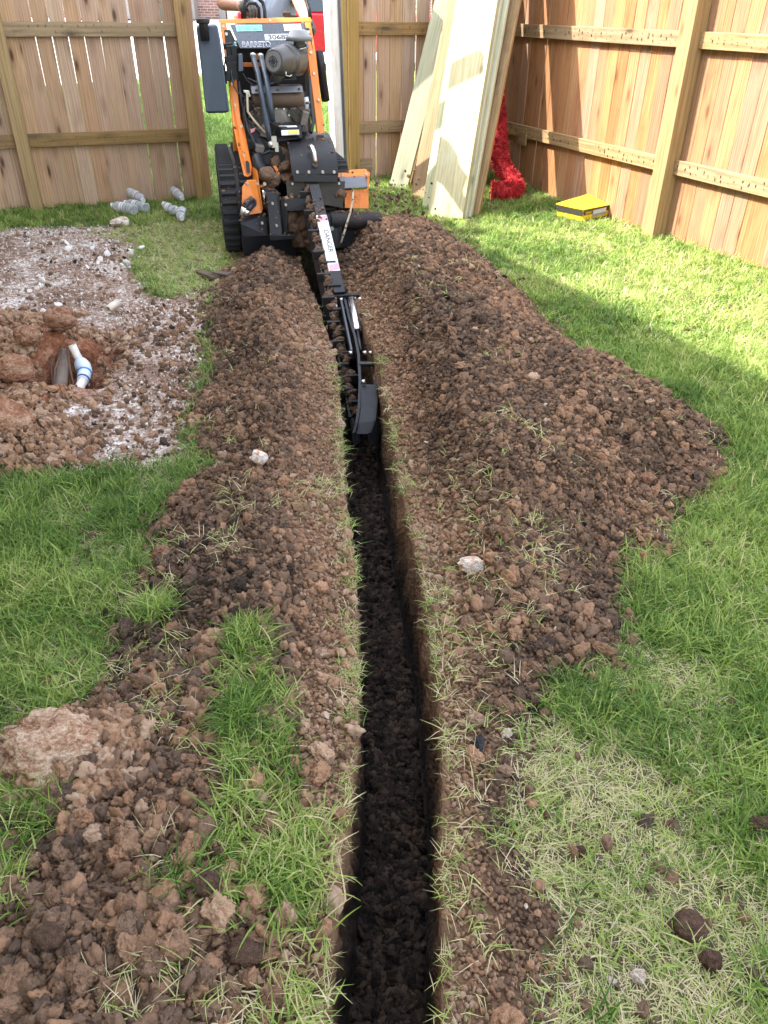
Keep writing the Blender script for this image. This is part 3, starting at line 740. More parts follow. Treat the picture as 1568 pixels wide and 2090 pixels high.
# ------------------------------------------------------------------ planks leaning in the corner
def plank(label, foot, top, wdir, w, th, L, group=None, mat=M_plank, seed=0):
    foot = Vector(foot); d = (Vector(top)-foot).normalized(); wv = Vector((*wdir, 0)); wv = (wv-d*wv.dot(d)).normalized(); n = wv.cross(d).normalized()
    rr = random.Random(seed); V = []; F = []; k_ = 8
    for k in range(k_+1):
        for sx, sy in ((-1, -1), (1, -1), (1, 1), (-1, 1)): V.append((sx*w/2, sy*th/2, L*k/k_))
    F.append((3, 2, 1, 0)); F.append(tuple(4*k_+i for i in range(4)))
    for k in range(k_):
        for j in range(4): F.append((4*k+j, 4*k+(j+1) % 4, 4*k+4+(j+1) % 4, 4*k+4+j))
    o = MB().add(V, F).build('plank', mat, None, .004)
    o.matrix_world = Matrix.Translation(foot) @ Matrix((wv, -n, d)).transposed().to_4x4()
    tag(o, label, 'plank', 'timber planks leaning in the fence corner'); return o
WD = (.87, -.49)
nrm = Vector((.49, .87, 0))
f0 = Vector((.44, 6.05, .0)); t0_ = Vector((.72, 6.85, 1.80))
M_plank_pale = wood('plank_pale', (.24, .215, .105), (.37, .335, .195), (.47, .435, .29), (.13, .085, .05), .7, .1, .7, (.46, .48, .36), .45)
plank('widest pale plank on the front of the leaning stack, lit by the sun', f0, t0_, WD, .285, .036, 3.0, mat=M_plank_pale, seed=1)
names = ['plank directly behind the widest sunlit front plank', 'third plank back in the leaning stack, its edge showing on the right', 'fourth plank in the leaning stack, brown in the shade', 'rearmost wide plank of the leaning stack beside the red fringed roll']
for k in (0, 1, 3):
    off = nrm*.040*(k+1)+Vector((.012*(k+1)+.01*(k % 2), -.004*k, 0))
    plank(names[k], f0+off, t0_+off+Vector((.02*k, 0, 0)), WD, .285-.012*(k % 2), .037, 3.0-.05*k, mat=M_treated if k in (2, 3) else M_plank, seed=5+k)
plank('narrow greenish plank leaning farthest left with a lit triangle', (.085, 6.88, .02), (.55, 7.22, 1.83), (.93, -.22), .155, .037, 2.9, seed=11)
plank('shaded brown plank just behind the narrow greenish one', (.20, 6.95, .02), (.62, 7.30, 1.83), (.90, -.40), .14, .037, 2.8, mat=M_treated, seed=12)
plank('yellowish plank standing between the narrow plank and the wide stack', (.255, 6.62, .02), (.60, 7.20, 1.83), (.80, -.55), .15, .037, 2.9, mat=M_treated, seed=13)
plank('grey green plank tucked against the left edge of the wide stack', (.335, 6.30, .0), (.64, 7.02, 1.80), (.86, -.50), .14, .037, 2.8, seed=14)

# ------------------------------------------------------------------ house on the left whose eave shades the yard
M_side = Mt('cream_siding', .6); v = M_side.coord(); nn = M_side.noise(v, 3, 4, .6); M_side.color(M_side.mix(nn, (.52, .44, .34), (.60, .52, .42))); M_side = M_side.m
M_roof = Mt('roof_shingle', .9); v = M_roof.coord(); M_roof.color(M_roof.ramp(M_roof.noise(v, 6, 5, .7), [(.3, (.05, .045, .04)), (.7, (.11, .10, .09))])); M_roof = M_roof.m
M_glass = plain('window_glass', (.03, .04, .05), .05)
M_white = plain('white_trim', (.72, .71, .68), .5)
ang = math.atan2(DR[1], DR[0]); hq = -1.3
hp = NR*hq+DR*(-9)
house = empty('house', (hp[0], hp[1], 0), ang, 'cream sided house standing along the left of the yard', 'house')
# local x along the wall (27 m), local y = away from the yard
HL = 27.0; WH = 4.45
MB().box((HL/2, 3.5, WH/2-.3), (HL, 7.0, WH+.6)).build('wall', M_side, house)
sd = MB()
for k in range(24):
    z = .25+k*.175; sd.box((HL/2, -.012, z+.085), (HL, .022, .17), (R(-4), 0, 0))
tag(sd.build('siding', M_side, house), kind='stuff')
rf = MB(); ov = .45
eh = (2.71-(hq+ov))/.831
rf.sheet([(-.5, -ov, eh-.02), (HL+.5, -ov, eh-.02), (HL+.5, 3.5, eh+2.4), (-.5, 3.5, eh+2.4)], .12)
rf.sheet([(-.5, 7+ov, eh-.02), (HL+.5, 7+ov, eh-.02), (HL+.5, 3.5, eh+2.4), (-.5, 3.5, eh+2.4)], .12)
rf.prism([(0.0, WH), (7.0, WH), (3.5, eh+2.3)], 0.02, .2, 'x'); rf.prism([(0.0, WH), (7.0, WH), (3.5, eh+2.3)], HL-.2, HL-.02, 'x')
ro = rf.build('roof', M_roof, house)
MB().box((HL/2, -ov-.05, eh-.09), (HL+1, .11, .12)).build('gutter', M_white, ro)
for wx in (4.5, 9.5, 13.2, 20.5):
    w = MB().box((wx, -.05, 1.75), (1.25, .07, 1.5)).build('window', M_white, house, .004)
    MB().box((wx, -.088, 1.75), (1.1, .01, 1.34)).build('pane', M_glass, w)

# ------------------------------------------------------------------ beyond the gate: drive, street, brick house, red car, pipe
M_conc = Mt('pale_concrete', .85); v = M_conc.coord(); M_conc.color(M_conc.ramp(M_conc.noise(v, 5, 6, .7), [(.3, (.42, .41, .38)), (.7, (.58, .57, .54))])); M_conc = M_conc.m
e0, e1 = gp(395, 160), gp(705, 134); ed = (e1-e0).normalized(); sA, sB = e0-ed*30, e0+ed*30
def edge_y(x): return e0.y+(np.asarray(x)-e0.x)*ed.y/ed.x
sx = MB(); sx.add([(sA.x, sA.y, 0), (sB.x, sB.y, 0), (40, 25, 0), (-40, 24, 0), (40, 29.5, .85), (-40, 29.5, .85), (60, 120, .9), (-60, 120, .9)], [(0, 1, 2, 3), (3, 2, 4, 5), (5, 4, 6, 7)])
tag(sx.build('street', M_conc), 'pale concrete street and driveways beyond the front lawn', kind='structure')
k1 = MB(); k1.beam(sA+Vector((0, -.05, .03)), sB+Vector((0, -.05, .03)), .14, .10); tag(k1.build('kerb', M_conc), 'low concrete kerb at the lawn edge', kind='structure')
M_brick = Mt('red_brick', .9); v = M_brick.coord()
bt = M_brick.n.new('ShaderNodeTexBrick'); M_brick.l.new(M_brick.mapping(M_brick.comb(M_brick.sep(v)[0], M_brick.sep(v)[2], 0.0), (1, 1, 1)), bt.inputs[0])
bt.inputs['Scale'].default_value = 1; bt.inputs['Brick Width'].default_value = .22; bt.inputs['Row Height'].default_value = .075; bt.inputs['Mortar Size'].default_value = .010
bt.inputs['Color1'].default_value = (.20, .085, .065, 1); bt.inputs['Color2'].default_value = (.33, .17, .14, 1); bt.inputs['Mortar'].default_value = (.42, .37, .33, 1)
M_brick.color(bt.outputs['Color']); M_brick = M_brick.m
M_dgreen = paint('dark_green_door', (.035, .055, .05), .4, 0, .1)
bh = empty('brick_house', (-5.5, 30, .85), R(2), 'two storey red brick house across the street with dark green door', 'house')
MB().box((0, 3, 2.6), (16, 6, 5.4)).build('wall', M_brick, bh)
MB().sheet([(-8.6, -.5, 5.2), (8.6, -.5, 5.2), (8.6, 3, 7.8), (-8.6, 3, 7.8)], .15).sheet([(-8.6, 6.5, 5.2), (8.6, 6.5, 5.2), (8.6, 3, 7.8), (-8.6, 3, 7.8)], .15).prism([(0, 5.2), (6, 5.2), (3, 7.7)], -7.9, -7.8, 'x').build('roof', M_roof, bh)
M_stucco = plain('grey_stucco', (.22, .20, .185), .9)
MB().box((-2.65, -.35, 2.5), (3.8, .7, 5.0)).build('entry_bay', M_stucco, bh)
dr = MB().box((-1.42, -.74, 1.0), (1.1, .08, 2.05)).build('door', M_dgreen, bh, .01)
for zz0 in (1.45, 1.2): MB().box((-1.35, -.79, zz0), (.3, .02, .05)).build('letter_slot', M_white, dr)
MB().box((.05, -.06, 1.9), (.22, .12, 4.2)).build('downpipe', M_stucco, bh, .01)
MB().box((.95, -.04, 2.0), (1.5, .08, 4.0)).build('cream_panel', M_side, bh)
for wx in (4.0, 6.5, -6.5):
    w = MB().box((wx, -.02, 1.9), (1.3, .08, 1.5)).build('window', M_white, bh); MB().box((wx, -.065, 1.9), (1.15, .02, 1.35)).build('pane', M_glass, w)

M_red = paint('red_car_paint', (.42, .012, .022), .25, 0, .03); M_tyre = plain('tyre_rubber', (.02, .02, .02), .8); M_rim = plain('alloy_rim', (.4, .4, .42), .3, .8)
M_lamp = plain('lamp_lens', (.5, .25, .12), .2); M_chrome = plain('chrome_trim', (.6, .6, .62), .15, 1)
def extr(poly, y0, y1): return MB().prism(poly, y0, y1, 'y')
car = empty('parked_car', (-1.05, 22.2, 0), R(180+6), 'bright red pickup truck parked in the street beyond the gate', 'car')
# seen from its side/rear corner: body extruded across its width, length along x
body = [(-2.6, .42), (-2.65, .95), (-2.5, 1.08), (-1.0, 1.12), (2.55, 1.15), (2.62, .6), (2.5, .4), (1.95, .36), (1.82, .66), (1.55, .80), (1.25, .80), (.98, .66), (.86, .36), (-1.0, .36), (-1.12, .66), (-1.4, .80), (-1.7, .80), (-1.96, .66), (-2.1, .38)]
extr(body, -.92, .92).build('body', M_red, car, .04, 3)
cab = MB(); cp_ = [(-1.15, 1.10), (-.55, 1.72), (.9, 1.76), (1.25, 1.14)]
vs = [(x*(1), -.86 if z < 1.3 else -.70, z) for x, z in cp_]+[(x, .86 if z < 1.3 else .70, z) for x, z in cp_]
cab.add(vs, [(0, 1, 2, 3), (7, 6, 5, 4), (0, 4, 5, 1), (1, 5, 6, 2), (2, 6, 7, 3), (3, 7, 4, 0)]); cb = cab.build('cab', M_red, car, .05, 3)
for s in (-1, 1):
    for xa, xb in ((-.72, .05), (.13, .95)):
        MB().sheet([(xa-(.22 if xa < -.5 else 0), s*.858, 1.17), (xb+(.16 if xb > .5 else 0), s*.858, 1.17), (xb, s*.722, 1.64), (xa+.16*(xa < -.5), s*.722, 1.64)], .02).build('side_window', M_glass, cb)
    MB().cyl((-2.6, s*.6, .8), (-2.68, s*.6, .8), .10, 12).build('headlight', M_lamp, car)
    MB().box((2.6, s*.8, .9), (.06, .12, .35)).build('tail_light', M_lamp, car)
    for wx in (1.4, -1.55):
        w = MB().tube([(wx, s*.72, .37), (wx, s*.93, .37)], .37, 24).build('wheel', M_tyre, car, .03); MB().cyl((wx, s*.935, .37), (wx, s*.95, .37), .22, 18).build('rim', M_rim, w)
    MB().box((-.15, s*.93, .98), (.2, .02, .04)).build('door_handle', M_chrome, car)

# corrugated drain pipe on the lawn
M_pipe = plain('grey_drain_pipe', (.10, .11, .12), .55)
pp = []; rr_ = []
for k in range(160):
    s = k/159; p = Vector((-.95+1.25*s, 9.0+.25*math.sin(s*3)-.35*s, .06)); pp.append(p); rr_.append(.062+(.008 if k % 2 else -.004))
o = MB().tube(pp, rr_, 16).build('drain_pipe', M_pipe); tag(o, 'grey corrugated drain pipe lying on the lawn outside the gate', 'pipe')
# ------------------------------------------------------------------ trenching machine
MO = Vector((-.62, 5.02, 0)); MY = R(12)
mx_ = Vector((math.cos(MY), math.sin(MY), 0)); my_ = Vector((-math.sin(MY), math.cos(MY), 0))
CAMP = Vector((0, 0, CAM_H))
def loc_(w): d = w-MO; return Vector((d.dot(mx_), d.dot(my_), d.z))
def mp(px, py, ly):
    d = ray(px, py); t = (ly-(CAMP-MO).dot(my_))/d.dot(my_); return loc_(CAMP+d*t)
def c1(cx_, cy_, ly): return mp(380+cx_*.26786, cy_*.26786, ly)
def slab(mb, pts, depth, dirv=(0, 1, 0)):
    """solid with a front outline of (x, y, depth-plane) points and a real thickness behind it"""
    f = [c1(*p) for p in pts]; n = len(f); dv = Vector(dirv)*depth
    mb.add(f+[p+dv for p in f], [tuple(range(n)), tuple(reversed(range(n, 2*n)))]+[(i, i+n, (i+1) % n+n, (i+1) % n) for i in range(n)])
    return mb
M_or = paint('orange_paint', (.72, .21, .025), .35, 0, .30)
M_bk = paint('black_paint', (.011, .012, .015), .42, .0, .30, (.07, .045, .03))
M_bkm = paint('black_paint_muddy', (.018, .018, .020), .6, .0, .75, (.09, .05, .03))
M_tank = paint('blue_black_plastic', (.020, .034, .052), .4, 0, .12)
M_rub = paint('track_rubber', (.020, .021, .023), .75, 0, .75, (.085, .06, .042))
M_panel = paint('dark_steel_panel', (.09, .10, .115), .28, .6, .15)
M_filt = paint('grey_black_plastic', (.060, .058, .056), .38, 0, .25, (.14, .11, .08))
M_filtl = paint('dusty_grey_plastic', (.15, .155, .155), .4, 0, .2)
M_eng = paint('engine_casting', (.20, .185, .165), .5, .5, .6, (.10, .07, .045))
M_shield = paint('heat_shield', (.14, .145, .16), .4, .5, .35)
M_muf = paint('rusted_muffler', (.13, .095, .07), .7, .4, .5, (.16, .11, .075))
M_steel = plain('bright_steel', (.62, .63, .66), .25, 1)
M_bolt = plain('bolt_zinc', (.65, .64, .60), .35, .9)
M_mud = paint('caked_mud', (.12, .072, .045), .95, 0, .3, (.16, .09, .06), .4)
M_decal = paint('white_decal', (.75, .75, .77), .4, 0, .12)
M_aqua = plain('aqua_decal', (.25, .55, .52), .4)
M_ink = plain('black_ink', (.02, .022, .03), .5)
M_blueink = plain('blue_black_ink', (.02, .03, .09), .5)
M_pinkink = plain('red_stripe_ink', (.70, .16, .24), .5)
M_yel = plain('yellow_decal', (.72, .62, .12), .4)
M_cable = plain('tan_cable', (.42, .36, .25), .6)

mach = empty('trenching_machine', MO, MY, 'orange and black tracked trenching machine with its digging boom lowered into the trench', 'trencher')

# tracks
def track(xa, xb):
    root = bpy.data.objects.new('track', None)
    pts = []; r = .245; cf, cb = .16, 1.18
    N = 20
    for k in range(N+1):
        a = -math.pi/2-math.pi*k/N; pts.append((cf+r*math.cos(a), r+.01+r*math.sin(a)))
    for k in range(N+1):
        a = math.pi/2-math.pi*k/N; pts.append((cb+r*.86*math.cos(a), r*.93+.01+r*.93*math.sin(a)))
    L = [0]; P = pts+[pts[0]]
    for i in range(len(P)-1): L.append(L[-1]+math.hypot(P[i+1][0]-P[i][0], P[i+1][1]-P[i][1]))
    belt = MB(); n = len(pts)
    inn = [(cf+(p[0]-cf)*.86 if p[0] < cf else (cb+(p[0]-cb)*.86 if p[0] > cb else p[0]), .25+(p[1]-.25)*.87) for p in pts]
    vs = [(xa, p[0], p[1]) for p in pts]+[(xb, p[0], p[1]) for p in pts]+[(xa, p[0], p[1]) for p in inn]+[(xb, p[0], p[1]) for p in inn]
    fs = []
    for i in range(n):
        j = (i+1) % n; fs += [(i, j, n+j, n+i), (2*n+i, 3*n+i, 3*n+j, 2*n+j), (i, 2*n+i, 2*n+j, j), (n+i, n+j, 3*n+j, 3*n+i)]
    belt.add(vs, fs); o = belt.build('track', M_rub, mach)
    tot = L[-1]; m = int(tot/.052); W = xb-xa
    proto = None
    for k in range(m):
        s = tot*k/m; i = max(j for j in range(len(L)) if L[j] <= s+1e-9); i = min(i, n-1); f = (s-L[i])/max(1e-6, L[i+1]-L[i])
        p0, p1 = Vector(P[i]), Vector(P[i+1]); p = p0.lerp(p1, f); d = (p1-p0).normalized(); nn = Vector((-d.y, d.x))
        if nn.dot(p-Vector((.66, .25))) < 0: nn = -nn
        for q, (ca, wd) in enumerate(((xa+W*.235, W*.44), (xb-W*.235, W*.44))):
            if proto is None:
                b = MB(); b.add([(-wd/2, -.017, 0), (wd/2, -.017, 0), (wd/2, .017, 0), (-wd/2, .017, 0), (-wd/2+.006, -.008, .024), (wd/2-.006, -.008, .024), (wd/2-.006, .008, .024), (-wd/2+.006, .008, .024)],
                    [(3, 2, 1, 0), (4, 5, 6, 7), (0, 1, 5, 4), (1, 2, 6, 5), (2, 3, 7, 6), (3, 0, 4, 7)])
                lg = b.build('track_lug', M_rub, o); proto = lg
            else:
                lg = proto.copy(); COL.objects.link(lg); lg.parent = o
            ang = math.atan2(nn.y, nn.x)-math.pi/2
            lg.matrix_local = Matrix.Translation((ca, p.x+nn.x*.0-nn.x*.001, p.y-nn.y*.001+(.008 if q else 0))) @ Matrix.Rotation(ang, 4, 'X')
    w = MB()
    for cy_, cz_, rr in ((cf, .255, .19), (cb, .24, .17), (.45, .12, .09), (.68, .12, .09), (.92, .12, .09)):
        w.cyl((xa+.03, cy_, cz_), (xb-.03, cy_, cz_), rr, 20)
    w2 = MB().box(((xa+xb)/2, .67, .27), (W*.5, .9, .16)); w2.build('track_frame', M_bk, o, .01)
    tag(w.build('roller', M_bkm, o), kind='stuff')
    return o
track(-.40, -.185); track(.185, .40)

# body shell between the tracks
MB().box((0, .72, .36), (.34, .95, .36)).build('chassis', M_bk, mach, .015)
fr_ = MB()
slab(fr_, [(252, 150, .55), (950, 132, .55), (958, 166, .53), (258, 182, .53)], .12)
fr_.build('frame_top', M_or, mach, .004)
lg = MB()
slab(lg, [(258, 183, .53), (308, 182, .53), (352, 480, .40), (386, 615, .34), (414, 900, .20), (444, 985, .14), (500, 1262, .02), (498, 1335, 0), (470, 1352, 0), (440, 1340, 0), (398, 1150, .06), (352, 925, .18), (326, 640, .33)], .05)
leg = lg.build('frame_leg', M_or, mach, .004)
slot = MB(); slab(slot, [(452, 1230, .012), (466, 1222, .012), (482, 1240, .008), (488, 1310, .0), (476, 1325, -.002), (462, 1310, 0)], .004, (0, -1, 0)); slot.build('slot', M_ink, leg)
lg = MB()
slab(lg, [(905, 168, .53), (950, 168, .53), (992, 430, .40), (1056, 1015, .16), (1002, 1022, .16), (945, 640, .33), (930, 430, .40)], .05); lg.build('frame_leg', M_or, mach, .004)
b = MB(); slab(b, [(352, 900, .62), (380, 905, .62), (392, 1150, .60), (362, 1155, .60)], .05); b.build('frame_post', M_or, mach, .003)
b = MB(); slab(b, [(435, 478, .50), (625, 478, .50), (625, 508, .50), (435, 510, .50)], .03)
slab(b, [(520, 410, .48), (560, 410, .48), (560, 455, .48), (520, 455, .48)], .03); b.build('cross_member', M_or, mach, .003)
# dark shroud deep inside the frame
b = MB(); b.box((0, .80, .83), (.50, .30, .62)); b.build('engine_bay_shroud', M_bk, mach, .03)

# console panel and its stickers
PA, PB, PC, PD = c1(332, 186, .52), c1(900, 178, .52), c1(935, 366, .40), c1(412, 368, .40)
def plane_pt(cx_, cy_, off=.0):
    nrm_ = (PB-PA).cross(PD-PA).normalized()
    if nrm_.y > 0: nrm_ = -nrm_
    o_ = loc_(CAMP); dw = ray(380+cx_*.26786, cy_*.26786); d = Vector((dw.dot(mx_), dw.dot(my_), dw.z))
    t = (PA+nrm_*off-o_).dot(nrm_)/d.dot(nrm_); return o_+d*t
pn = MB(); q = [plane_pt(332, 186), plane_pt(900, 178), plane_pt(938, 366), plane_pt(412, 368)]
pn.add(q+[p+Vector((0, .03, 0)) for p in q], [(0, 1, 2, 3), (7, 6, 5, 4), (0, 4, 5, 1), (1, 5, 6, 2), (2, 6, 7, 3), (3, 7, 4, 0)])
panel = pn.build('console_panel', M_panel, mach, .003)
def text_mesh(s, bold=0.0):
    cu = bpy.data.curves.new('lettering', 'FONT'); cu.body = s; cu.offset = bold; cu.extrude = 0
    o = bpy.data.objects.new('lettering', cu); COL.objects.link(o)
    dg = bpy.context.evaluated_depsgraph_get(); me = bpy.data.meshes.new_from_object(o.evaluated_get(dg)); bpy.data.objects.remove(o)
    co = np.zeros(len(me.vertices)*3); me.vertices.foreach_get('co', co); return me, co.reshape(-1, 3)
def text_on(s, tl, tr, bl, name, m, parent, bold=0.0, off=(0, 0, 0)):  # noqa
    """lettering fitted into the parallelogram tl-tr-bl"""
    me, co = text_mesh(s, bold); mn, mxx = co.min(0), co.max(0)
    u = (co[:, 0]-mn[0])/(mxx[0]-mn[0]); v_ = (co[:, 1]-mn[1])/(mxx[1]-mn[1])
    tl, tr, bl = np.array(tl), np.array(tr), np.array(bl)
    out = bl+np.outer(u, tr-tl)+np.outer(v_, tl-bl)+np.array(off)
    me.vertices.foreach_set('co', out.ravel()); me.update(); me.materials.append(m); me.name = name
    o = bpy.data.objects.new(name, me); COL.objects.link(o); o.parent = parent; return o
def decal(pts, m, name, parent, off=.002):
    q = [plane_pt(x, y, off) for x, y in pts]; return MB().sheet(q, .001).build(name, m, parent)
decal([(374, 190), (577, 188), (582, 236), (388, 240)], M_aqua, 'sticker', panel)
for k in range(3):
    y = 200+k*11; text_on(['THIS EQUIPMENT MAY ONLY BE', 'USED BY QUALIFIED OPERATORS', 'READ THE MANUAL BEFORE USE'][k], plane_pt(392+3*k, y, .004), plane_pt(568+2*k, y-1, .004), plane_pt(393+3*k, y+7, .004), 'lettering', M_ink, panel)
decal([(742, 186), (872, 183), (880, 233), (750, 236)], M_decal, 'sticker', panel)
text_on('RENTAL', plane_pt(786, 196, .004), plane_pt(862, 195, .004), plane_pt(788, 216, .004), 'lettering', M_blueink, panel, .015)
decal([(597, 262), (850, 257), (856, 305), (604, 307)], M_decal, 'sticker', panel)
text_on('3068256', plane_pt(622, 264, .004), plane_pt(852, 261, .004), plane_pt(628, 300, .004), 'lettering', M_ink, panel, .018)
text_on('BARRETO', plane_pt(426, 317, .002), plane_pt(640, 314, .002), plane_pt(432, 361, .002), 'lettering', M_decal, panel, .03)
text_on('BARRETO', plane_pt(429, 321, .006), plane_pt(637, 318, .006), plane_pt(435, 357, .006), 'lettering', M_blueink, panel, -.01)
for pts in ([(292, 226, .50), (338, 226, .50), (405, 372, .44), (300, 330, .46)], [(890, 212, .50), (940, 214, .50), (970, 385, .42), (955, 425, .41), (925, 425, .41), (918, 300, .46)]):
    b = MB(); slab(b, pts, .03); sp_ = b.build('side_plate', M_bk, mach, .003)
for x, y, l in ((307, 258, .485), (933, 243, .485), (950, 398, .405)):
    p = c1(x, y, l); MB().cyl(p, p+Vector((0, -.006, 0)), .009, 10).build('bolt', M_bolt, mach)

# fuel tank
b = MB(); slab(b, [(76, 200, .30), (240, 188, .30), (262, 300, .28), (330, 845, .18), (322, 860, .18), (162, 866, .18), (152, 850, .18)], .30)
tk = b.build('fuel_tank', M_tank, mach, .022, 4)
p0, p1 = c1(130, 172, .27), c1(146, 305, .25)
MB().tube([p0, p0.lerp(p1, .1), p1], [.030, .026, .026], 16).build('filler_neck', M_bk, tk)
MB().cyl(p0+Vector((0, 0, -.006)), p0+Vector((0, 0, .02)), .038, 16).build('cap', M_bk, tk, .004)
# operator handles
b = MB(); b.tube([c1(x, y, l) for x, y, l in ((430, 150, .60), (432, 60, .62), (445, 10, .64), (470, -20, .66), (540, -22, .66), (585, 20, .66), (598, 70, .64), (603, 150, .60))], .011, 10); b.build('handle_bar', M_bk, mach)
b = MB(); b.tube([c1(x, y, l) for x, y, l in ((560, 150, .58), (556, 60, .58), (530, 25, .58), (480, 25, .58), (452, 60, .58), (448, 150, .58))], .009, 10); b.build('handle_bar', M_bk, mach)
b = MB(); b.tube([c1(x, y, l) for x, y, l in ((895, -35, .66), (920, 10, .64), (938, 70, .60), (946, 140, .58))], .012, 10); b.build('handle_bar', M_bk, mach)
b = MB(); b.box(c1(765, 110, .6), (.05, .03, .02)).box(c1(800, 125, .6), (.08, .03, .012)); b.build('latch', M_bkm, mach, .003)
# canister on the right of the frame
p0, p1 = c1(1012, 392, .52), c1(1064, 765, .40); pm = p0.lerp(p1, .36)
b = MB(); b.tube([p0, p0.lerp(p1, .02), pm, pm+(p1-p0)*.01, p1], [.020, .029, .030, .026, .027], 16); cn = b.build('document_tube', M_bk, mach)
# controls cluster on the left
rr = random.Random(4); b = MB()
for k, (x, y, w, h) in enumerate(((320, 350, .05, .03), (350, 370, .06, .02), (330, 400, .035, .07), (368, 420, .03, .10), (330, 470, .05, .06), (350, 540, .06, .09), (320, 580, .03, .05))):
    b.box(c1(x, y, .36-.01*k), (w, .05, h), (0, rr.uniform(-.2, .2), 0))
tag(b.build('control_linkage', M_bk, mach, .003), kind='stuff')
b = MB(); slab(b, [(396, 412, .28), (430, 410, .28), (437, 540, .24), (402, 546, .24)], .05); b.build('relay_box', M_tank, mach, .004)
for pts in ([(350, 500, .3), (345, 560, .28), (360, 650, .25), (390, 700, .22), (450, 745, .2)], [(300, 440, .33), (292, 500, .3), (310, 640, .3)], [(430, 560, .3), (470, 620, .3), (520, 655, .25)]):
    MB().tube([c1(*p) for p in pts], .0045, 8).build('wire', M_ink, mach)
MB().cyl(c1(368, 340, .34), c1(378, 320, .34), .006, 8).cyl(c1(385, 352, .34), c1(368, 340, .34), .006, 8).build('green_wire', M_aqua, mach)

# air cleaner
a0, a1 = c1(668, 468, .14), c1(848, 462, .34); ax = (a1-a0)
b = MB(); b.tube([a0+ax*s for s in (.0, .03, .10, .30, .42, .44, .50, .52, .62, .64, .95, 1.0)], [.060, .066, .070, .083, .085, .080, .080, .090, .090, .084, .083, .06], 28)
af = b.build('air_cleaner', M_filt, mach)
axn = ax.normalized()
fc_ = MB().cyl(a0-axn*.006, a0+axn*.004, .052, 28).build('end_cap', M_filtl, af)
ux = axn.cross(Vector((0, 0, 1))).normalized(); uz = ux.cross(axn).normalized()
st_ = MB()
for k in range(8):
    a = math.pi/4*k; L_ = .040 if k % 2 == 0 else .022
    d = ux*math.cos(a)+uz*math.sin(a); e = ux*(-math.sin(a))+uz*math.cos(a); c_ = a0-axn*.0075
    st_.add([c_, c_+d*.010+e*.005, c_+d*L_, c_+d*.010-e*.005], [(0, 1, 2, 3)])
ringp = [a0-axn*.0072+(ux*math.cos(t_)+uz*math.sin(t_))*.026 for t_ in [2*math.pi*k/24 for k in range(24)]]
st_.tube(ringp, .0022, 6, closed=True); st_.build('star_emblem', M_ink, fc_)
c0_ = c1(862, 300, .30); top = MB()
prof = [(.035, -.075), (.035, -.01), (.079, -.008), (.081, .012), (.070, .018), (.048, .046), (.030, .050), (.0, .051)]
top.tube([c0_+Vector((0, 0, z)) for r__, z in prof], [max(r__, .001) for r__, z in prof], 28); top.build('intake_cap', M_filtl, af)
MB().tube([c1(872, 350, .30), c1(880, 400, .31), c1(870, 440, .33)], [.038, .038, .05], 20).build('intake_pipe', M_filt, af)
MB().tube([c1(866, 368, .297), c1(868, 376, .297)], .041, 20).build('hose_clamp', M_bolt, af)
MB().tube([c1(735, 550, .2), c1(690, 590, .22), c1(665, 640, .26)], [.03, .033, .03], 16).build('elbow', M_filt, af)
MB().tube([c1(762, 545, .12), c1(760, 575, .12), c1(790, 583, .13), c1(805, 570, .13)], .003, 6).build('spring_clip', M_bolt, af)
b = MB(); slab(b, [(800, 560, .2), (838, 560, .2), (838, 600, .2), (800, 600, .2)], .02); slab(b, [(740, 600, .18), (842, 598, .18), (842, 612, .18), (740, 612, .18)], .05); b.build('bracket', M_bk, af, .002)
MB().cyl(c1(775, 362, .25), c1(740, 360, .25), .012, 10).build('vacuator', M_bk, af)

# engine: muffler, crankcase, finned cylinders
b = MB(); slab(b, [(497, 660, .20), (885, 652, .20), (893, 702, .17), (500, 714, .17)], .10); sh = b.build('heat_shield', M_shield, mach, .004)
for x, y in ((535, 686), (700, 682), (860, 678)):
    p = c1(x, y, .183); MB().cyl(p, p+Vector((0, -.006, -.002)), .008, 10).build('bolt', M_muf, sh)
b = MB(); b.tube([c1(503, 752, .25), c1(515, 752, .25), c1(880, 745, .25), c1(893, 745, .25)], [.040, .052, .052, .040], 20); mf = b.build('muffler', M_muf, mach)
for pts in ([(520, 790, .24), (530, 830, .24), (545, 870, .28)], [(850, 790, .24), (868, 820, .24), (852, 860, .28)]): MB().tube([c1(*p) for p in pts], .02, 12).build('exhaust_pipe', M_muf, mf)
b = MB(); slab(b, [(540, 840, .30), (880, 835, .30), (930, 930, .28), (930, 1010, .26), (540, 1020, .26), (520, 930, .28)], .3); eng = b.build('engine_block', M_eng, mach, .01)
p = c1(712, 900, .27); MB().tube([p+Vector((0, .04, 0)), p, p+Vector((0, -.012, 0)), p+Vector((0, -.02, 0))], [.085, .085, .07, .03], 28).build('flywheel_cover', M_eng, eng)
for k in range(8):
    a = k*math.pi/4+.3; q = p+Vector((math.cos(a)*.06, -.02, math.sin(a)*.06)); MB().cyl(q, q+Vector((0, -.008, 0)), .006, 8).build('bolt', M_bolt, eng)
for s, cxx in ((-1, 590), (1, 838)):
    fb = MB(); base_ = c1(cxx, 880, .28)
    for k in range(8):
        o_ = Vector((s*math.sin(R(45)), 0, math.cos(R(45))))*(.012*k-.02)
        fb.box(base_+o_, (.11, .10, .004), (0, s*R(45), 0))
    tag(fb.build('cooling_fins', M_eng, eng), kind='stuff')
b = MB(); rr = random.Random(9)
for k in range(20):
    x = rr.choice([rr.uniform(480, 560), rr.uniform(860, 940)]); y = rr.uniform(780, 1000); q = c1(x, y, .24); b.cyl(q, q+Vector((rr.uniform(-.02, .02), -.02, rr.uniform(-.01, .01))), rr.uniform(.005, .014), 8)
tag(b.build('engine_fitting', M_eng, mach), kind='stuff')
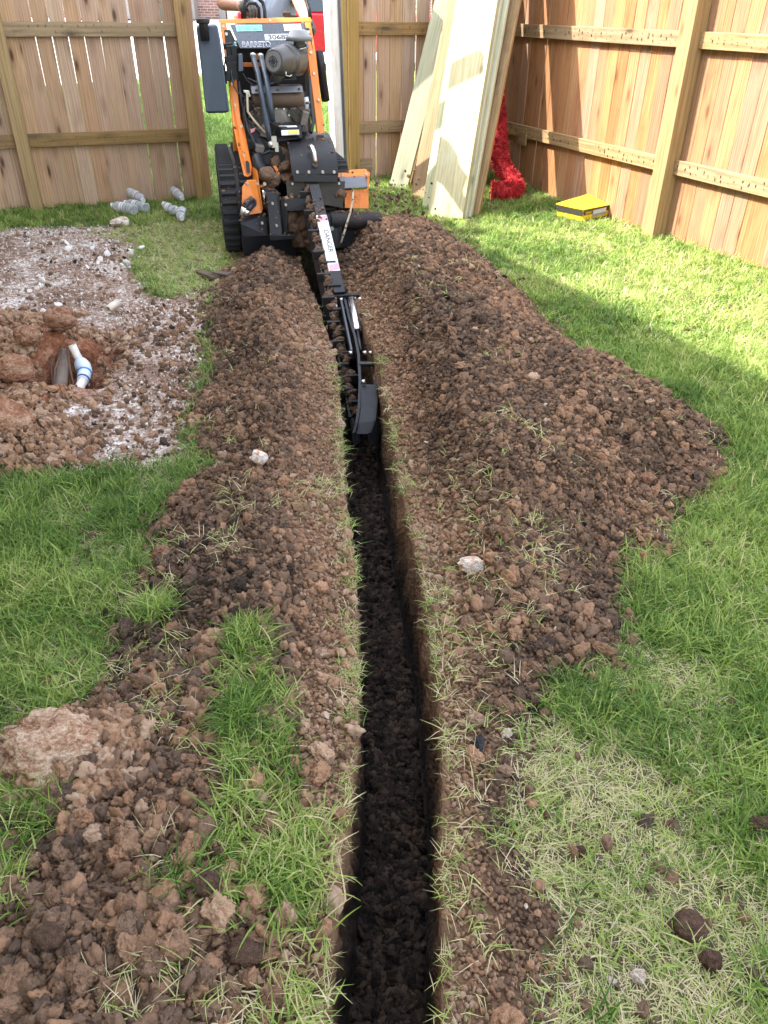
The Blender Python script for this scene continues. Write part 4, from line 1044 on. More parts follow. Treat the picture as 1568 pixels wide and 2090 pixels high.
MB().tube([c1(x, y, l) for x, y, l in ((465, 700, .2), (470, 850, .18), (520, 920, .14), (600, 1010, .1))], .007, 8).build('fuel_line', M_cable, mach)
b = MB(); slab(b, [(438, 688, .2), (480, 690, .2), (495, 735, .2), (470, 742, .2), (466, 712, .2), (440, 705, .2)], .03); b.build('throttle_bracket', M_bolt, mach, .002)
p = c1(912, 740, .25); MB().cyl(p, c1(925, 830, .25), .016, 12).build('oil_filter', M_decal, eng)
MB().tube([c1(x, y, l) for x, y, l in ((935, 600, .3), (950, 760, .25), (970, 930, .2), (950, 1010, .15))], .012, 10).build('hose', M_ink, mach)
b = MB(); slab(b, [(490, 990, .12), (530, 975, .12), (520, 1000, .12), (495, 1015, .12)], .02); b.build('ignition_lead', plain('pink_plastic', (.6, .25, .25), .5), mach)
b = MB(); slab(b, [(440, 880, .2), (540, 1000, .16), (640, 1100, .1), (640, 1190, .08), (500, 1190, .1), (460, 1050, .16)], .2); b.build('engine_guard', M_bk, mach, .01)
# the two long hydraulic hoses
for pts in (((512, 432, .36), (522, 470, .30), (548, 560, .20), (585, 760, .10), (618, 950, .03), (640, 1075, .0)), ((570, 436, .36), (582, 480, .28), (612, 600, .16), (640, 780, .07), (662, 925, .04))):
    h_ = MB().tube([c1(*p) for p in pts], .0165, 12).build('hydraulic_hose', M_tank, mach)
    MB().tube([c1(*pts[0])+Vector((0, .01, .01)), c1(*pts[0])], .0175, 10).build('fitting', M_bolt, h_)
b = MB(); b.cyl(c1(640, 1075, 0), c1(650, 1120, -.01), .014, 10).box(c1(670, 1080, .0), (.03, .03, .06)).box(c1(690, 1120, .0), (.02, .02, .05)); b.build('valve_lever', M_bolt, mach)
# pump box with warning stickers
b = MB(); slab(b, [(652, 945, .12), (700, 960, .08), (882, 955, .08), (888, 1060, .06), (700, 1080, .05), (655, 1050, .1)], .16); bx_ = b.build('pump_box', M_bk, mach, .008)
q = [c1(725, 992, .055), c1(860, 988, .055), c1(864, 1026, .045), c1(728, 1032, .045)]; MB().sheet(q, .001).build('sticker', M_decal, bx_)
q = [c1(775, 994, .052), c1(858, 991, .052), c1(861, 1018, .043), c1(777, 1022, .043)]; MB().sheet(q, .001).build('sticker', M_yel, bx_)
q = [c1(706, 958, .076), c1(840, 955, .076), c1(850, 968, .074), c1(715, 972, .074)]; MB().sheet(q, .001).build('sticker', M_decal, bx_)

# chain guard
zb = c1(980, 1332, -.14).z; zt = c1(900, 1022, .22).z; xl, xr = c1(806, 1330, -.14).x, c1(1160, 1332, -.14).x
arc = []; N = 14
yb, yt = -.14, .24
for k in range(N+1):
    a = math.pi/2*k/N; arc.append((yb+(yt-yb)*(1-math.cos(a)), zb+(zt-zb)*math.sin(a)))
arc.append((yt+.14, zt-.005))
gd = MB(); n = len(arc); th = .006
xs = [xl-.0, xr]
vs = [(x_, y, z) for x_ in xs for y, z in arc]+[(x_, y+th*.8, z-th) for x_ in xs for y, z in arc]
fs = []
for i in range(n-1):
    fs += [(i, i+1, n+i+1, n+i), (2*n+i, 3*n+i, 3*n+i+1, 2*n+i+1), (i, 2*n+i, 2*n+i+1, i+1), (n+i, n+i+1, 3*n+i+1, 3*n+i)]
fs += [(0, n, 3*n, 2*n), (n-1, 2*n-1+0, 4*n-1, 3*n-1)]
gd.add(vs, fs, True); gd = gd.build('chain_guard', M_bk, mach)
es = gd.modifiers.new('split', 'EDGE_SPLIT'); es.split_angle = R(40)
for x in (848, 936, 1042, 1128):
    p = c1(x, 1310, -.142); MB().cyl(p+Vector((0, .004, 0)), p+Vector((0, -.006, 0)), .0085, 12).build('bolt', M_bolt, gd)
MB().tube([c1(x, y, l) for x, y, l in ((938, 1122, -.05), (945, 1112, -.085), (962, 1122, -.10), (978, 1170, -.135), (985, 1225, -.165), (985, 1250, -.145))], .0125, 12).build('grab_handle', M_steel, gd)
p = c1(985, 1252, -.15); MB().cyl(p, p+Vector((0, -.012, 0)), .014, 12).build('bolt', M_muf, gd)
b = MB(); slab(b, [(812, 1334, -.15), (1160, 1336, -.15), (1152, 1388, -.155), (822, 1386, -.155)], .012); b.build('guard_lip', M_bk, gd, .002)
b = MB(); slab(b, [(762, 1382, -.13), (1212, 1382, -.13), (1195, 1585, -.15), (1060, 1560, -.16), (950, 1535, -.15), (772, 1502, -.14)], .008); fp = b.build('rubber_flap', paint('rubber_flap', (.045, .042, .036), .7, 0, .6, (.10, .08, .055)), mach)
for x, y in ((810, 1400), (1165, 1398), (975, 1412)):
    p = c1(x, y, -.14); MB().cyl(p, p+Vector((0, -.006, 0)), .007, 10).build('bolt', M_bolt, fp)
# inner side of the guard and the drive housing, dirty
b = MB(); slab(b, [(728, 1120, .05), (806, 1160, .05), (806, 1370, .0), (725, 1370, .0)], .25); b.build('drive_housing', M_mud, mach, .01)
b = MB(); b.tube([c1(540, 1195, .05), c1(560, 1275, .0), c1(600, 1330, -.04)], [.035, .038, .038], 16); b.box(c1(650, 1205, .08), (.16, .10, .06)); b.build('swing_motor', M_bk, mach, .003)
mdm = lump_mesh('mud', 5, 4, .35, 1, 0); mdm.materials.append(M_mud)
def mudlump(p, s, parent=mach, name='caked_mud'):
    o = bpy.data.objects.new(name, mdm); COL.objects.link(o); o.parent = parent; o.location = p; o.scale = s; o.rotation_euler = (rng.uniform(0, 3), rng.uniform(0, 3), rng.uniform(0, 3)); return o
for x, y, l, s in ((620, 1330, -.06, (.05, .045, .05)), (660, 1370, -.05, (.04, .04, .045)), (655, 1480, -.05, (.045, .04, .06)), (620, 1420, -.02, (.04, .04, .05)), (760, 1280, .02, (.03, .05, .07)), (770, 1360, -.02, (.04, .04, .03)), (690, 1250, .05, (.05, .05, .03)), (640, 1560, -.05, (.03, .04, .05)), (1180, 1480, -.12, (.03, .03, .05))):
    mudlump(c1(x, y, l), s)
# orange mounting plates left
b = MB(); slab(b, [(428, 1425, -.12), (465, 1374, -.11), (533, 1370, -.12), (578, 1622, -.15), (480, 1638, -.15), (425, 1560, -.14)], .012); op = b.build('motor_plate', M_or, mach, .002)
p = c1(500, 1545, -.147); MB().cyl(p, p+Vector((0, -.004, 0)), .030, 20).build('hole', M_ink, op)
b = MB(); slab(b, [(522, 1278, -.03), (545, 1302, -.06), (586, 1590, -.12), (576, 1622, -.12), (548, 1420, -.08)], .10, (-.25, .97, 0)); b.build('edge_plate', M_or, mach, .002)
b = MB(); slab(b, [(662, 1268, .0), (684, 1262, .0), (712, 1308, -.02), (720, 1395, -.05), (700, 1392, -.04), (688, 1310, -.01)], .10); b.build('edge_plate', M_or, mach, .002)
b = MB(); slab(b, [(560, 1412, -.05), (700, 1385, -.05), (700, 1402, -.05), (565, 1432, -.05)], .04); b.build('cross_plate', M_or, mach, .002)
for pts, pf in ((((500, 1530, -.14), (470, 1540, -.18), (445, 1580, -.20)), ((445, 1580, -.20), (428, 1640, -.20))), (((505, 1555, -.14), (490, 1575, -.18), (468, 1600, -.20)), ((468, 1600, -.20), (456, 1640, -.20)))):
    h_ = MB().tube([c1(*p) for p in pts], .019, 12).build('hydraulic_hose', M_ink, mach)
    MB().tube([c1(*p) for p in pf], [.018, .016], 12).build('fitting', M_bolt, h_)
for y in (1400, 1470, 1540): p = c1(598, y, -.12); MB().cyl(p, p+Vector((0, -.01, 0)), .010, 8).build('bolt', M_bolt, mach)
MB().cyl(c1(590, 1450, -.11), c1(602, 1550, -.13), .010, 10).build('adjuster_rod', M_steel, mach)
# front cross beam, upright channel, foot and boom bracket
b = MB(); slab(b, [(412, 1655, -.14), (606, 1640, -.14), (622, 1690, -.22), (625, 1800, -.22), (430, 1808, -.22), (415, 1700, -.22)], .20); b.build('cross_beam', M_bk, mach, .004)
b = MB(); slab(b, [(418, 1805, -.10), (860, 1800, -.10), (850, 1930, -.08), (440, 1945, -.08)], .25); b.build('shadowed_lower_body', M_ink, mach, .004)  # lower body behind the beam, its shadow put in as solid black
b = MB(); slab(b, [(612, 1470, -.20), (690, 1462, -.20), (712, 1520, -.22), (735, 1775, -.27), (725, 1800, -.28), (642, 1812, -.28)], .07); b.build('upright_channel', M_bk, mach, .004)
b = MB(); slab(b, [(638, 1790, -.30), (835, 1795, -.28), (838, 1822, -.28), (640, 1835, -.30)], .12); b.build('foot_plate', M_bk, mach, .003)
b = MB(); slab(b, [(718, 1540, -.21), (745, 1522, -.22), (960, 1508, -.24), (968, 1604, -.25), (775, 1612, -.24), (770, 1770, -.26), (722, 1770, -.24)], .10); b.build('boom_bracket', M_bk, mach, .004)
for k, (x, y) in enumerate(((830, 1740), (800, 1650), (890, 1680), (920, 1760), (860, 1820), (950, 1850))): mudlump(c1(x, y, -.16), (.05+.01*(k % 3), .05, .055))
# right bracket and end tube
b = MB(); slab(b, [(1130, 1332, -.05), (1402, 1316, -.05), (1396, 1345, -.06), (1150, 1352, -.06)], .14); rb = b.build('right_bracket', M_or, mach, .002)
b = MB(); slab(b, [(1375, 1330, -.05), (1402, 1318, -.05), (1392, 1440, -.07), (1380, 1440, -.07)], .14); b.build('bracket_side', M_or, rb, .002)
b = MB(); slab(b, [(1205, 1450, -.10), (1390, 1440, -.10), (1392, 1590, -.12), (1210, 1585, -.12)], .012); b.build('bracket_plate', paint('orange_paint_splashed', (.72, .21, .025), .45, 0, 1.0, (.05, .03, .02)), rb, .002)
b = MB(); slab(b, [(1158, 1350, -.07), (1372, 1345, -.07), (1390, 1425, -.12), (1180, 1442, -.12)], .10); b.build('bearing_cover', M_shield, rb, .01)
a0_, a1_ = c1(1095, 1682, -.18), c1(1478, 1680, -.16)
MB().tube([a0_, a1_], .052, 22).build('auger_tube', M_bkm, mach, .004)
b = MB(); slab(b, [(1110, 1690, -.15), (1472, 1690, -.15), (1480, 1900, -.16), (1300, 1880, -.16), (1130, 1900, -.16)], .10); b.build('auger_shield', M_bk, mach, .004)
b = MB(); slab(b, [(1040, 1640, -.20), (1120, 1625, -.20), (1190, 1700, -.22), (1185, 1870, -.24), (1130, 1900, -.24), (1080, 1780, -.22)], .04); b.build('boom_side_plate', M_bk, mach, .003)
p = c1(1110, 1740, -.225); MB().cyl(p, p+Vector((0, -.01, 0)), .012, 10).build('bolt', M_bolt, mach)
MB().tube([c1(1473, 1745, -.17), c1(1478, 1900, -.17)], .004, 8).build('edge_rod', M_cable, mach)
MB().tube([c1(x, y, l) for x, y, l in ((1273, 1450, -.13), (1270, 1530, -.17), (1250, 1620, -.21), (1215, 1740, -.26), (1180, 1850, -.30))], .0065, 8).build('cable', M_cable, mach)

# ---- boom: square restraint bar, decal, crumber shoe and digging chain
def wl_(px, py, D): return loc_(atD(px, py, D))
b0, b1 = wl_(641, 384, 4.86), wl_(693.5, 604, 4.08)
def sq(name, a, b, w, h, m, parent, bev=.003):
    return MB().beam(a, b, w, h).build(name, m, parent, bev)
boom = sq('restraint_bar', b0, b1, .060, .055, M_bk, mach)
da, db = b0.lerp(b1, .31), b0.lerp(b1, .82); dd = (b1-b0).normalized(); sx_ = dd.cross(Vector((0, 0, 1))).normalized(); up_ = sx_.cross(dd).normalized()
if up_.z < 0: up_ = -up_
def on_bar(s, u, off=.0285): return b0+(b1-b0)*s+sx_*u+up_*off
sgn = 1 if (on_bar(.5, .03)-on_bar(.5, -.03)).x > 0 else -1
dq = MB().sheet([on_bar(.31, -.029), on_bar(.31, .029), on_bar(.82, .029), on_bar(.82, -.029)], .002)
dq.sheet([on_bar(.31, -sgn*.0305, .028), on_bar(.82, -sgn*.0305, .028), on_bar(.82, -sgn*.0305, -.02), on_bar(.31, -sgn*.0305, -.02)], .002)
dq = dq.build('decal', M_decal, boom)
for s0_ in (.313, .755):
    sb = MB()
    for k in range(7):
        s_ = s0_+.008*k; sb.add([on_bar(s_, -.028, .0305), on_bar(s_+.014, .028, .0305), on_bar(s_+.018, .028, .0305), on_bar(s_+.004, -.028, .0305)], [(0, 1, 2, 3)])
    tag(sb.build('red_stripe', M_pinkink, dq), kind='stuff')
# the word runs down the bar
text_on('DANGER', on_bar(.455, sgn*.018, .031), on_bar(.66, sgn*.018, .031), on_bar(.455, -sgn*.010, .031), 'lettering', M_ink, dq, .01)
M_shoe = paint('shoe_paint', (.006, .009, .014), .5, .0, .35, (.06, .04, .03))
J = [(703.5, 607, 4.06), (713, 648, 3.80), (725, 686, 3.58), (732, 722, 3.40), (735, 775, 3.20), (733, 830, 3.04), (728, 862, 2.95), (722, 884, 2.91), (720, 892, 2.93)]
K = [(735, 605, 4.06), (747, 655, 3.80), (760, 710, 3.52), (766, 758, 3.30), (768, 823, 3.06), (764, 858, 2.96), (754, 884, 2.91), (750, 892, 2.93)]
crumber = bpy.data.objects.new('crumber_shoe', None)
def blade(pts, name, parent=mach):
    mb = MB(); P_ = [wl_(*p) for p in pts]; n = len(P_); up = Vector((0, .55, .83)).normalized(); hh = .12; tt = .013; vs = []
    for i, p in enumerate(P_):
        dn = up*hh*min(1, .45+.35*i)*(.15, .40, .75, 1)[min(3, n-1-i)]
        vs += [p+Vector((-tt/2, 0, 0)), p+Vector((tt/2, 0, 0)), p+Vector((tt/2, 0, 0))-dn, p+Vector((-tt/2, 0, 0))-dn]
    fs = [(0, 1, 2, 3), tuple(4*(n-1)+k for k in (3, 2, 1, 0))]
    for i in range(n-1):
        for k in range(4): fs.append((4*i+k, 4*i+4+k, 4*i+4+(k+1) % 4, 4*i+(k+1) % 4))
    mb.add(vs, fs); return mb.build(name, M_shoe, parent, .001)
shoe = blade(J, 'crumber_side_plate'); blade(K, 'crumber_side_plate')
def cross(py, D, name='spacer'):
    a = wl_(np.interp(py, [607, 648, 686, 722, 775, 894], [703.5, 713, 725, 732, 734.6, 731]), py, D); b_ = wl_(np.interp(py, [605, 655, 710, 758, 823, 894], [735, 747, 760, 766, 768, 764]), py, D)
    return MB().beam(a-Vector((0, 0, .012)), b_-Vector((0, 0, .012)), .03, .014).build(name, M_bk, shoe, .002)
cross(630, 3.92); cross(738, 3.33)
sc = MB(); Pq = [(735.5, 785, 3.16), (733.5, 830, 3.04), (728.5, 862, 2.95), (722.5, 884, 2.91)]; Pr = [(767, 785, 3.16), (767.5, 830, 3.04), (763.5, 858, 2.96), (753.5, 884, 2.91)]
A_ = [wl_(*p) for p in Pq]+[wl_(722.5, 884, 2.91)+Vector((0, .06, -.035))]; B_ = [wl_(*p) for p in Pr]+[wl_(753.5, 884, 2.91)+Vector((0, .06, -.035))]
for P_ in (A_, B_):
    for i in range(5): P_[i] = P_[i]+Vector((0, .004, -.006))
n = 5; sc.add(A_+B_+[p+Vector((0, .012, 0)) for p in A_+B_], [(i, i+1, n+i+1, n+i) for i in range(4)]+[(2*n+i, 3*n+i, 3*n+i+1, 2*n+i+1) for i in range(4)]+[(0, n, 3*n, 2*n), (4, 4+2*n, 4+3*n, 4+n)])
sc.build('scraper', M_shoe, shoe)
c_a, c_b = wl_(718, 612, 4.02), wl_(730, 676, 3.66)
MB().tube([c_a, c_a.lerp(c_b, .97), c_b], [.022, .022, .016], 18).build('gas_spring', M_steel, shoe, .001)
MB().cyl(c_b, wl_(737, 716, 3.45), .008, 10).build('spring_rod', M_bk, shoe)
for px, py, D in ((684, 611, 4.05), (697, 612, 4.05), (724, 611, 4.03), (735, 611, 4.03), (686, 627, 3.98), (716, 721, 3.42), (745, 721, 3.40), (757, 721, 3.40), (742, 780, 3.17)):
    q = wl_(px, py, D); MB().cyl(q+Vector((-.008, 0, 0)), q+Vector((.008, -.002, .004)), .010, 8).build('bolt', M_bolt, shoe)
sq('bar_clamp', wl_(682, 605, 4.07), wl_(734, 603, 4.07), .035, .02, M_bk, shoe, .002)
sq('link_arm', wl_(697, 620, 4.0), wl_(718, 722, 3.42), .010, .04, M_tank, shoe, .001)
# digging boom with its chain, down in the cut
path = [(4.95, .34), (4.40, .10), (3.90, -.14), (3.50, -.26), (3.25, -.34)]
cb_ = [loc_(Vector((float(cx(y))-.018, y, z))) for y, z in path]
dbm = MB()
for a_, b_ in zip(cb_[:-1], cb_[1:]): dbm.beam(a_, b_, .045, .14, (0, 0, 1))
db_ = dbm.build('digging_boom', M_bkm, mach)
lk = None; s = 0; tot = sum((b_-a_).length for a_, b_ in zip(cb_[:-1], cb_[1:])); k = 0
while s < tot:
    r0s = s
    for a_, b_ in zip(cb_[:-1], cb_[1:]):
        L_ = (b_-a_).length
        if r0s <= L_: break
        r0s -= L_
    d = (b_-a_).normalized(); q = a_+d*r0s; xx_ = d.cross(Vector((0, 0, 1))).normalized(); zz_ = xx_.cross(d).normalized()
    if zz_.z < 0: zz_ = -zz_; xx_ = -xx_
    m4 = Matrix.Translation(q+zz_*.068) @ Matrix((xx_, d, zz_)).transposed().to_4x4()
    if lk is None:
        lk = MB().box((-.018, 0, .004), (.009, .042, .032)).box((.018, 0, .004), (.009, .042, .032)).cyl((-.026, 0, .004), (.026, 0, .004), .010, 8); lk = lk.build('chain_link', M_bkm, db_); o = lk; tag(o)
    else: o = lk.copy(); COL.objects.link(o); o.parent = db_
    o.matrix_local = m4
    if k % 2 == 0:
        cu_ = MB(); sdx = (-1, .55)[(k//2) % 2]
        cu_.add([(-.03+sdx*.03, 0, .01), (.03+sdx*.03, 0, .01), (.034+sdx*.03, -.01, .055), (-.034+sdx*.03, -.01, .055), (-.03+sdx*.03, .012, .01), (.03+sdx*.03, .012, .01), (.034+sdx*.03, .002, .055), (-.034+sdx*.03, .002, .055)], [(3, 2, 1, 0), (4, 5, 6, 7), (0, 1, 5, 4), (1, 2, 6, 5), (2, 3, 7, 6), (3, 0, 4, 7)])
        ct = cu_.build('cutter_tooth', M_bkm, db_); ct.matrix_local = m4
    if rng.random() < .95: mudlump(q+zz_*(.082+.016*rng.random())+xx_*rng.normal(-.004, .010), (.018+.012*rng.random(), .030, .020), db_)
    if rng.random() < .5: mudlump(q+zz_*(.05)-xx_*.012, (.014, .026, .02+.015*rng.random()), db_)
    s += .045; k += 1
MB().cyl(cb_[-1]+Vector((-.02, 0, 0)), cb_[-1]+Vector((.02, 0, 0)), .07, 20).build('nose_roller', M_bkm, db_)

# small hardware: bolts along the frame, clips and extra lines in the open bay
for x, y, l in ((283, 200, .52), (350, 640, .325), (372, 800, .255), (420, 960, .145), (975, 560, .34), (1010, 760, .255), (640, 156, .545), (440, 1180, .04), (475, 1700, -.145), (580, 1700, -.215), (660, 1550, -.225), (690, 1720, -.27), (760, 1560, -.225), (930, 1560, -.245), (1190, 1335, -.055), (1375, 1332, -.055), (545, 1400, -.125), (470, 1400, -.12)):
    p = c1(x, y, l); MB().cyl(p+Vector((0, .01, 0)), p+Vector((0, -.007, 0)), .0078, 8).build('bolt', M_bolt, mach)
for pts in ([(400, 620, .3), (420, 760, .26), (450, 900, .2), (520, 1080, .1), (560, 1190, .06)], [(470, 720, .2), (440, 840, .2), (470, 980, .14), (540, 1150, .08)], [(905, 700, .26), (890, 820, .24), (910, 930, .2), (880, 1010, .14)], [(560, 1190, .04), (640, 1150, .02), (700, 1180, .04)], [(720, 600, .22), (650, 640, .2), (560, 640, .24), (470, 600, .3)]):
    MB().tube([c1(*p) for p in pts], .007, 8).build('wire', M_ink, mach)
for x, y, w, h, l, m_ in ((500, 1100, .06, .05, .12, M_bk), (560, 1130, .05, .04, .08, M_eng), (900, 900, .04, .08, .2, M_eng), (600, 1000, .05, .06, .15, M_eng), (470, 800, .05, .05, .22, M_bk), (690, 1150, .05, .06, .05, M_bkm)):
    b = MB(); b.box(c1(x, y, l), (w, .05, h), (.1, .25, .1)); b.build('mounting_block', m_, mach, .004)
# ------------------------------------------------------------------ operator behind the machine
def skin(name, vs, es, rad, m, parent, root=0, sub=2):
    me = bpy.data.meshes.new(name); me.from_pydata([tuple(v) for v in vs], es, []); o = bpy.data.objects.new(name, me); COL.objects.link(o)
    if parent: o.parent = parent
    bm = bmesh.new(); bm.from_mesh(me); ly = bm.verts.layers.skin.verify()
    for i, v in enumerate(bm.verts):
        r = rad[i]; v[ly].radius = (r, r) if not isinstance(r, tuple) else r; v[ly].use_root = (i == root)
    bm.to_mesh(me); bm.free()
    sk = o.modifiers.new('skin', 'SKIN'); sk.use_smooth_shade = True
    sb = o.modifiers.new('sub', 'SUBSURF'); sb.levels = sub; sb.render_levels = sub
    me.materials.append(m); return o
M_skin = plain('tanned_skin', (.46, .25, .17), .55); M_shirt = Mt('grey_blue_shirt', .9, 0, .2); v = M_shirt.coord()
M_shirt.color(M_shirt.mix(M_shirt.noise(v, 6, 4, .6), (.20, .235, .29), (.30, .335, .39))); M_shirt.bump(M_shirt.noise(M_shirt.mapping(v, (9, 9, 4)), 1.0, 3, .5, 1.5), .9, .02); M_shirt = M_shirt.m
M_jean = plain('khaki_trousers', (.30, .25, .18), .9); M_boot = plain('brown_boot', (.08, .05, .035), .6); M_glove = paint('work_glove', (.10, .09, .08), .8, 0, .4, (.3, .25, .2)); M_cap = plain('grey_cap', (.15, .15, .16), .9); M_hair = plain('dark_hair', (.03, .02, .015), .7)
FP = Vector((.06, 1.30, 0))
per = empty('person', MO+mx_*FP.x+my_*FP.y, MY, 'person in a grey blue T-shirt and work gloves holding the handles behind the orange machine', 'person')
def pl(px, py, ly): return mp(px, py, ly)-FP
hL = pl(511, 14, .665); eL = pl(452, 6, 1.02); hR = pl(628, 48, .72); eR = pl(612, 6, 1.0)
wL = hL.lerp(eL, .30); wR = hR.lerp(eR, .28)
sL, sR = Vector((-.20, .03, 1.44)), Vector((.20, .03, 1.44))
V = [(0, .02, .95), (0, .0, 1.10), (0, -.02, 1.25), (0, 0, 1.40), (0, .02, 1.50), (0, -.01, 1.58), (0, -.02, 1.66), (0, -.01, 1.74),
     sL, eL, wL, hL, sR, eR, wR, hR, (-.10, .02, .90), (-.12, -.02, .50), (-.12, .02, .09), (-.12, -.10, .04), (.10, .02, .90), (.12, -.02, .50), (.12, .02, .09), (.12, -.10, .04)]
E = [(0, 1), (1, 2), (2, 3), (3, 4), (4, 5), (5, 6), (6, 7), (3, 8), (8, 9), (9, 10), (10, 11), (3, 12), (12, 13), (13, 14), (14, 15), (0, 16), (16, 17), (17, 18), (18, 19), (0, 20), (20, 21), (21, 22), (22, 23)]
Rr = [.14, .13, .145, .14, .062, .075, .092, .07, .062, .045, .033, .038, .062, .045, .033, .038, .09, .06, .045, .035, .09, .06, .045, .035]
body_ = skin('body', V, E, Rr, M_skin, per)
# face: nose, ears, eyes
for s in (-1, 1):
    MB().tube([(s*.035, -.095, 1.655), (s*.035, -.105, 1.655)], [.012, .008], 10).build('eye', plain('eye_dark', (.05, .04, .04), .3), per)
    MB().tube([(s*.088, -.005, 1.67), (s*.097, 0, 1.65), (s*.088, -.003, 1.62)], [.012, .016, .01], 10).build('ear', M_skin, per)
MB().tube([(0, -.10, 1.66), (0, -.122, 1.63), (0, -.10, 1.615)], [.008, .015, .01], 10).build('nose', M_skin, per)
MB().tube([(-.022, -.098, 1.59), (0, -.105, 1.588), (.022, -.098, 1.59)], .006, 8).build('mouth', plain('lip', (.35, .14, .11), .5), per)
skin('hair', [(0, .03, 1.66), (0, .02, 1.73), (0, -.01, 1.76)], [(0, 1), (1, 2)], [.085, .092, .06], M_hair, per)
cap_ = MB(); cap_.tube([(0, .0, 1.70), (0, .0, 1.76), (0, .005, 1.80), (0, .01, 1.815)], [.108, .104, .07, .01], 24); cap_.box((0, -.13, 1.71), (.14, .11, .012), (R(12), 0, 0)); cap_.build('cap', M_cap, per, .003)
slL, slR = sL.lerp(eL, .62), sR.lerp(eR, .62)
skin('shirt', [(0, .02, .90), (0, .0, 1.08), (0, -.02, 1.25), (0, 0, 1.41), sL, slL, sR, slR], [(0, 1), (1, 2), (2, 3), (3, 4), (4, 5), (3, 6), (6, 7)], [.165, .165, .172, .160, .085, .070, .085, .070], M_shirt, per)
skin('trousers', [(0, .02, .95), (-.10, .02, .88), (-.12, -.02, .50), (-.12, .02, .13), (.10, .02, .88), (.12, -.02, .50), (.12, .02, .13)], [(0, 1), (1, 2), (2, 3), (0, 4), (4, 5), (5, 6)], [.155, .11, .08, .07, .11, .08, .07], M_jean, per)
for s in (-1, 1): skin('boot', [(s*.12, .03, .10), (s*.12, .02, .05), (s*.12, -.10, .045), (s*.12, -.17, .04)], [(0, 1), (1, 2), (2, 3)], [.065, .055, .05, .04], M_boot, per, 0, 1)
for h, w_, sg in ((hL, wL, 1), (hR, wR, -1)):
    d = (h-w_).normalized(); sd_ = d.cross(Vector((0, 0, 1))).normalized(); dn = Vector((0, 0, -1)); dn = (dn-d*dn.dot(d)).normalized()
    VV = [w_, h-d*.02, h+d*.02]; EE = [(0, 1), (1, 2)]; RR = [.036, .040, .034]
    for k in range(4):
        b0_ = h+d*.03+sd_*(.030-.020*k); L1 = (.036, .042, .040, .031)[k]; i = len(VV)
        VV += [b0_, b0_+d*L1*.6+dn*.014, b0_+d*L1*.55+dn*.040, b0_+d*.002+dn*.052]; EE += [(2, i), (i, i+1), (i+1, i+2), (i+2, i+3)]; RR += [.011, .0105, .0095, .008]
    i = len(VV); VV += [h+sd_*.035*sg+dn*.01, h+sd_*.045*sg+d*.025+dn*.028, h+sd_*.030*sg+d*.040+dn*.045]; EE += [(1, i), (i, i+1), (i+1, i+2)]; RR += [.014, .012, .010]
    skin('glove', VV, EE, RR, M_glove, per, 1, 1)
    skin('cuff', [w_-d*.02, w_+d*.03], [(0, 1)], [.042, .042], plain('pale_cuff', (.55, .54, .50), .9), per, 0, 1)

# ------------------------------------------------------------------ white post, bottles, box, red roll
pb, pt = gp(697, 398), atD(678, 0, 6.62)
d = (pt-pb).normalized(); pt2 = pb+d*2.2
M_wpost = wood('peeling_white_post', (.50, .44, .38), (.78, .76, .73), (.85, .84, .82), (.40, .20, .13), .7, .05, .7, (.52, .36, .28), .5)
wp = empty('white_post', pb, 0, 'tall white peeling post with a bright steel edge standing behind the machine', 'post')
timber_part('post', (-.012, 0, -.1), d*2.2+Vector((-.012, 0, 0)), .080, .075, M_wpost, wp, (-.75, 1, 0), .001, 3)
timber_part('steel_edge', (.052, .01, -.1), d*2.2+Vector((.052, .01, 0)), .022, .05, plain('galvanised', (.55, .56, .60), .3, .9), wp, (0, 1, 0), 0, 3, .002)

t = Mt('clear_plastic', .12); tr = t.n.new('ShaderNodeBsdfTransparent'); mx = t.n.new('ShaderNodeMixShader'); lw = t.n.new('ShaderNodeLayerWeight'); lw.inputs[0].default_value = .45
tr.inputs[0].default_value = (.93, .95, .97, 1); t.p.inputs['Base Color'].default_value = (.62, .66, .70, 1); t.p.inputs['Roughness'].default_value = .08
fac = t.math('ADD', t.math('MULTIPLY', lw.outputs['Facing'], .75), .20, True)
t.l.new(fac, mx.inputs[0]); t.l.new(tr.outputs[0], mx.inputs[1]); t.l.new(t.p.outputs[0], mx.inputs[2]); t.l.new(mx.outputs[0], t.n['Material Output'].inputs[0]); M_clear = t.m
M_lab = Mt('bottle_label', .4); v = M_lab.coord(); M_lab.color(M_lab.ramp(M_lab.math('FRACT', M_lab.math('MULTIPLY', M_lab.sep(v)[2], 22.0)), [(.0, (.55, .04, .05)), (.3, (.75, .76, .78)), (.55, (.12, .30, .42)), (.8, (.75, .76, .78))])); M_lab = M_lab.m
M_capw = plain('bottle_cap', (.75, .76, .78), .4)
prof = [(0, .018), (.002, .030), (.010, .0325), (.022, .0325), (.026, .030), (.030, .0325), (.044, .0325), (.048, .030), (.052, .0325), (.070, .0325), (.074, .029), (.078, .0325), (.120, .0325), (.126, .030), (.132, .0325), (.150, .031), (.172, .022), (.186, .0125), (.198, .0125)]
prof = [(s*1.22, r*1.12) for s, r in prof]
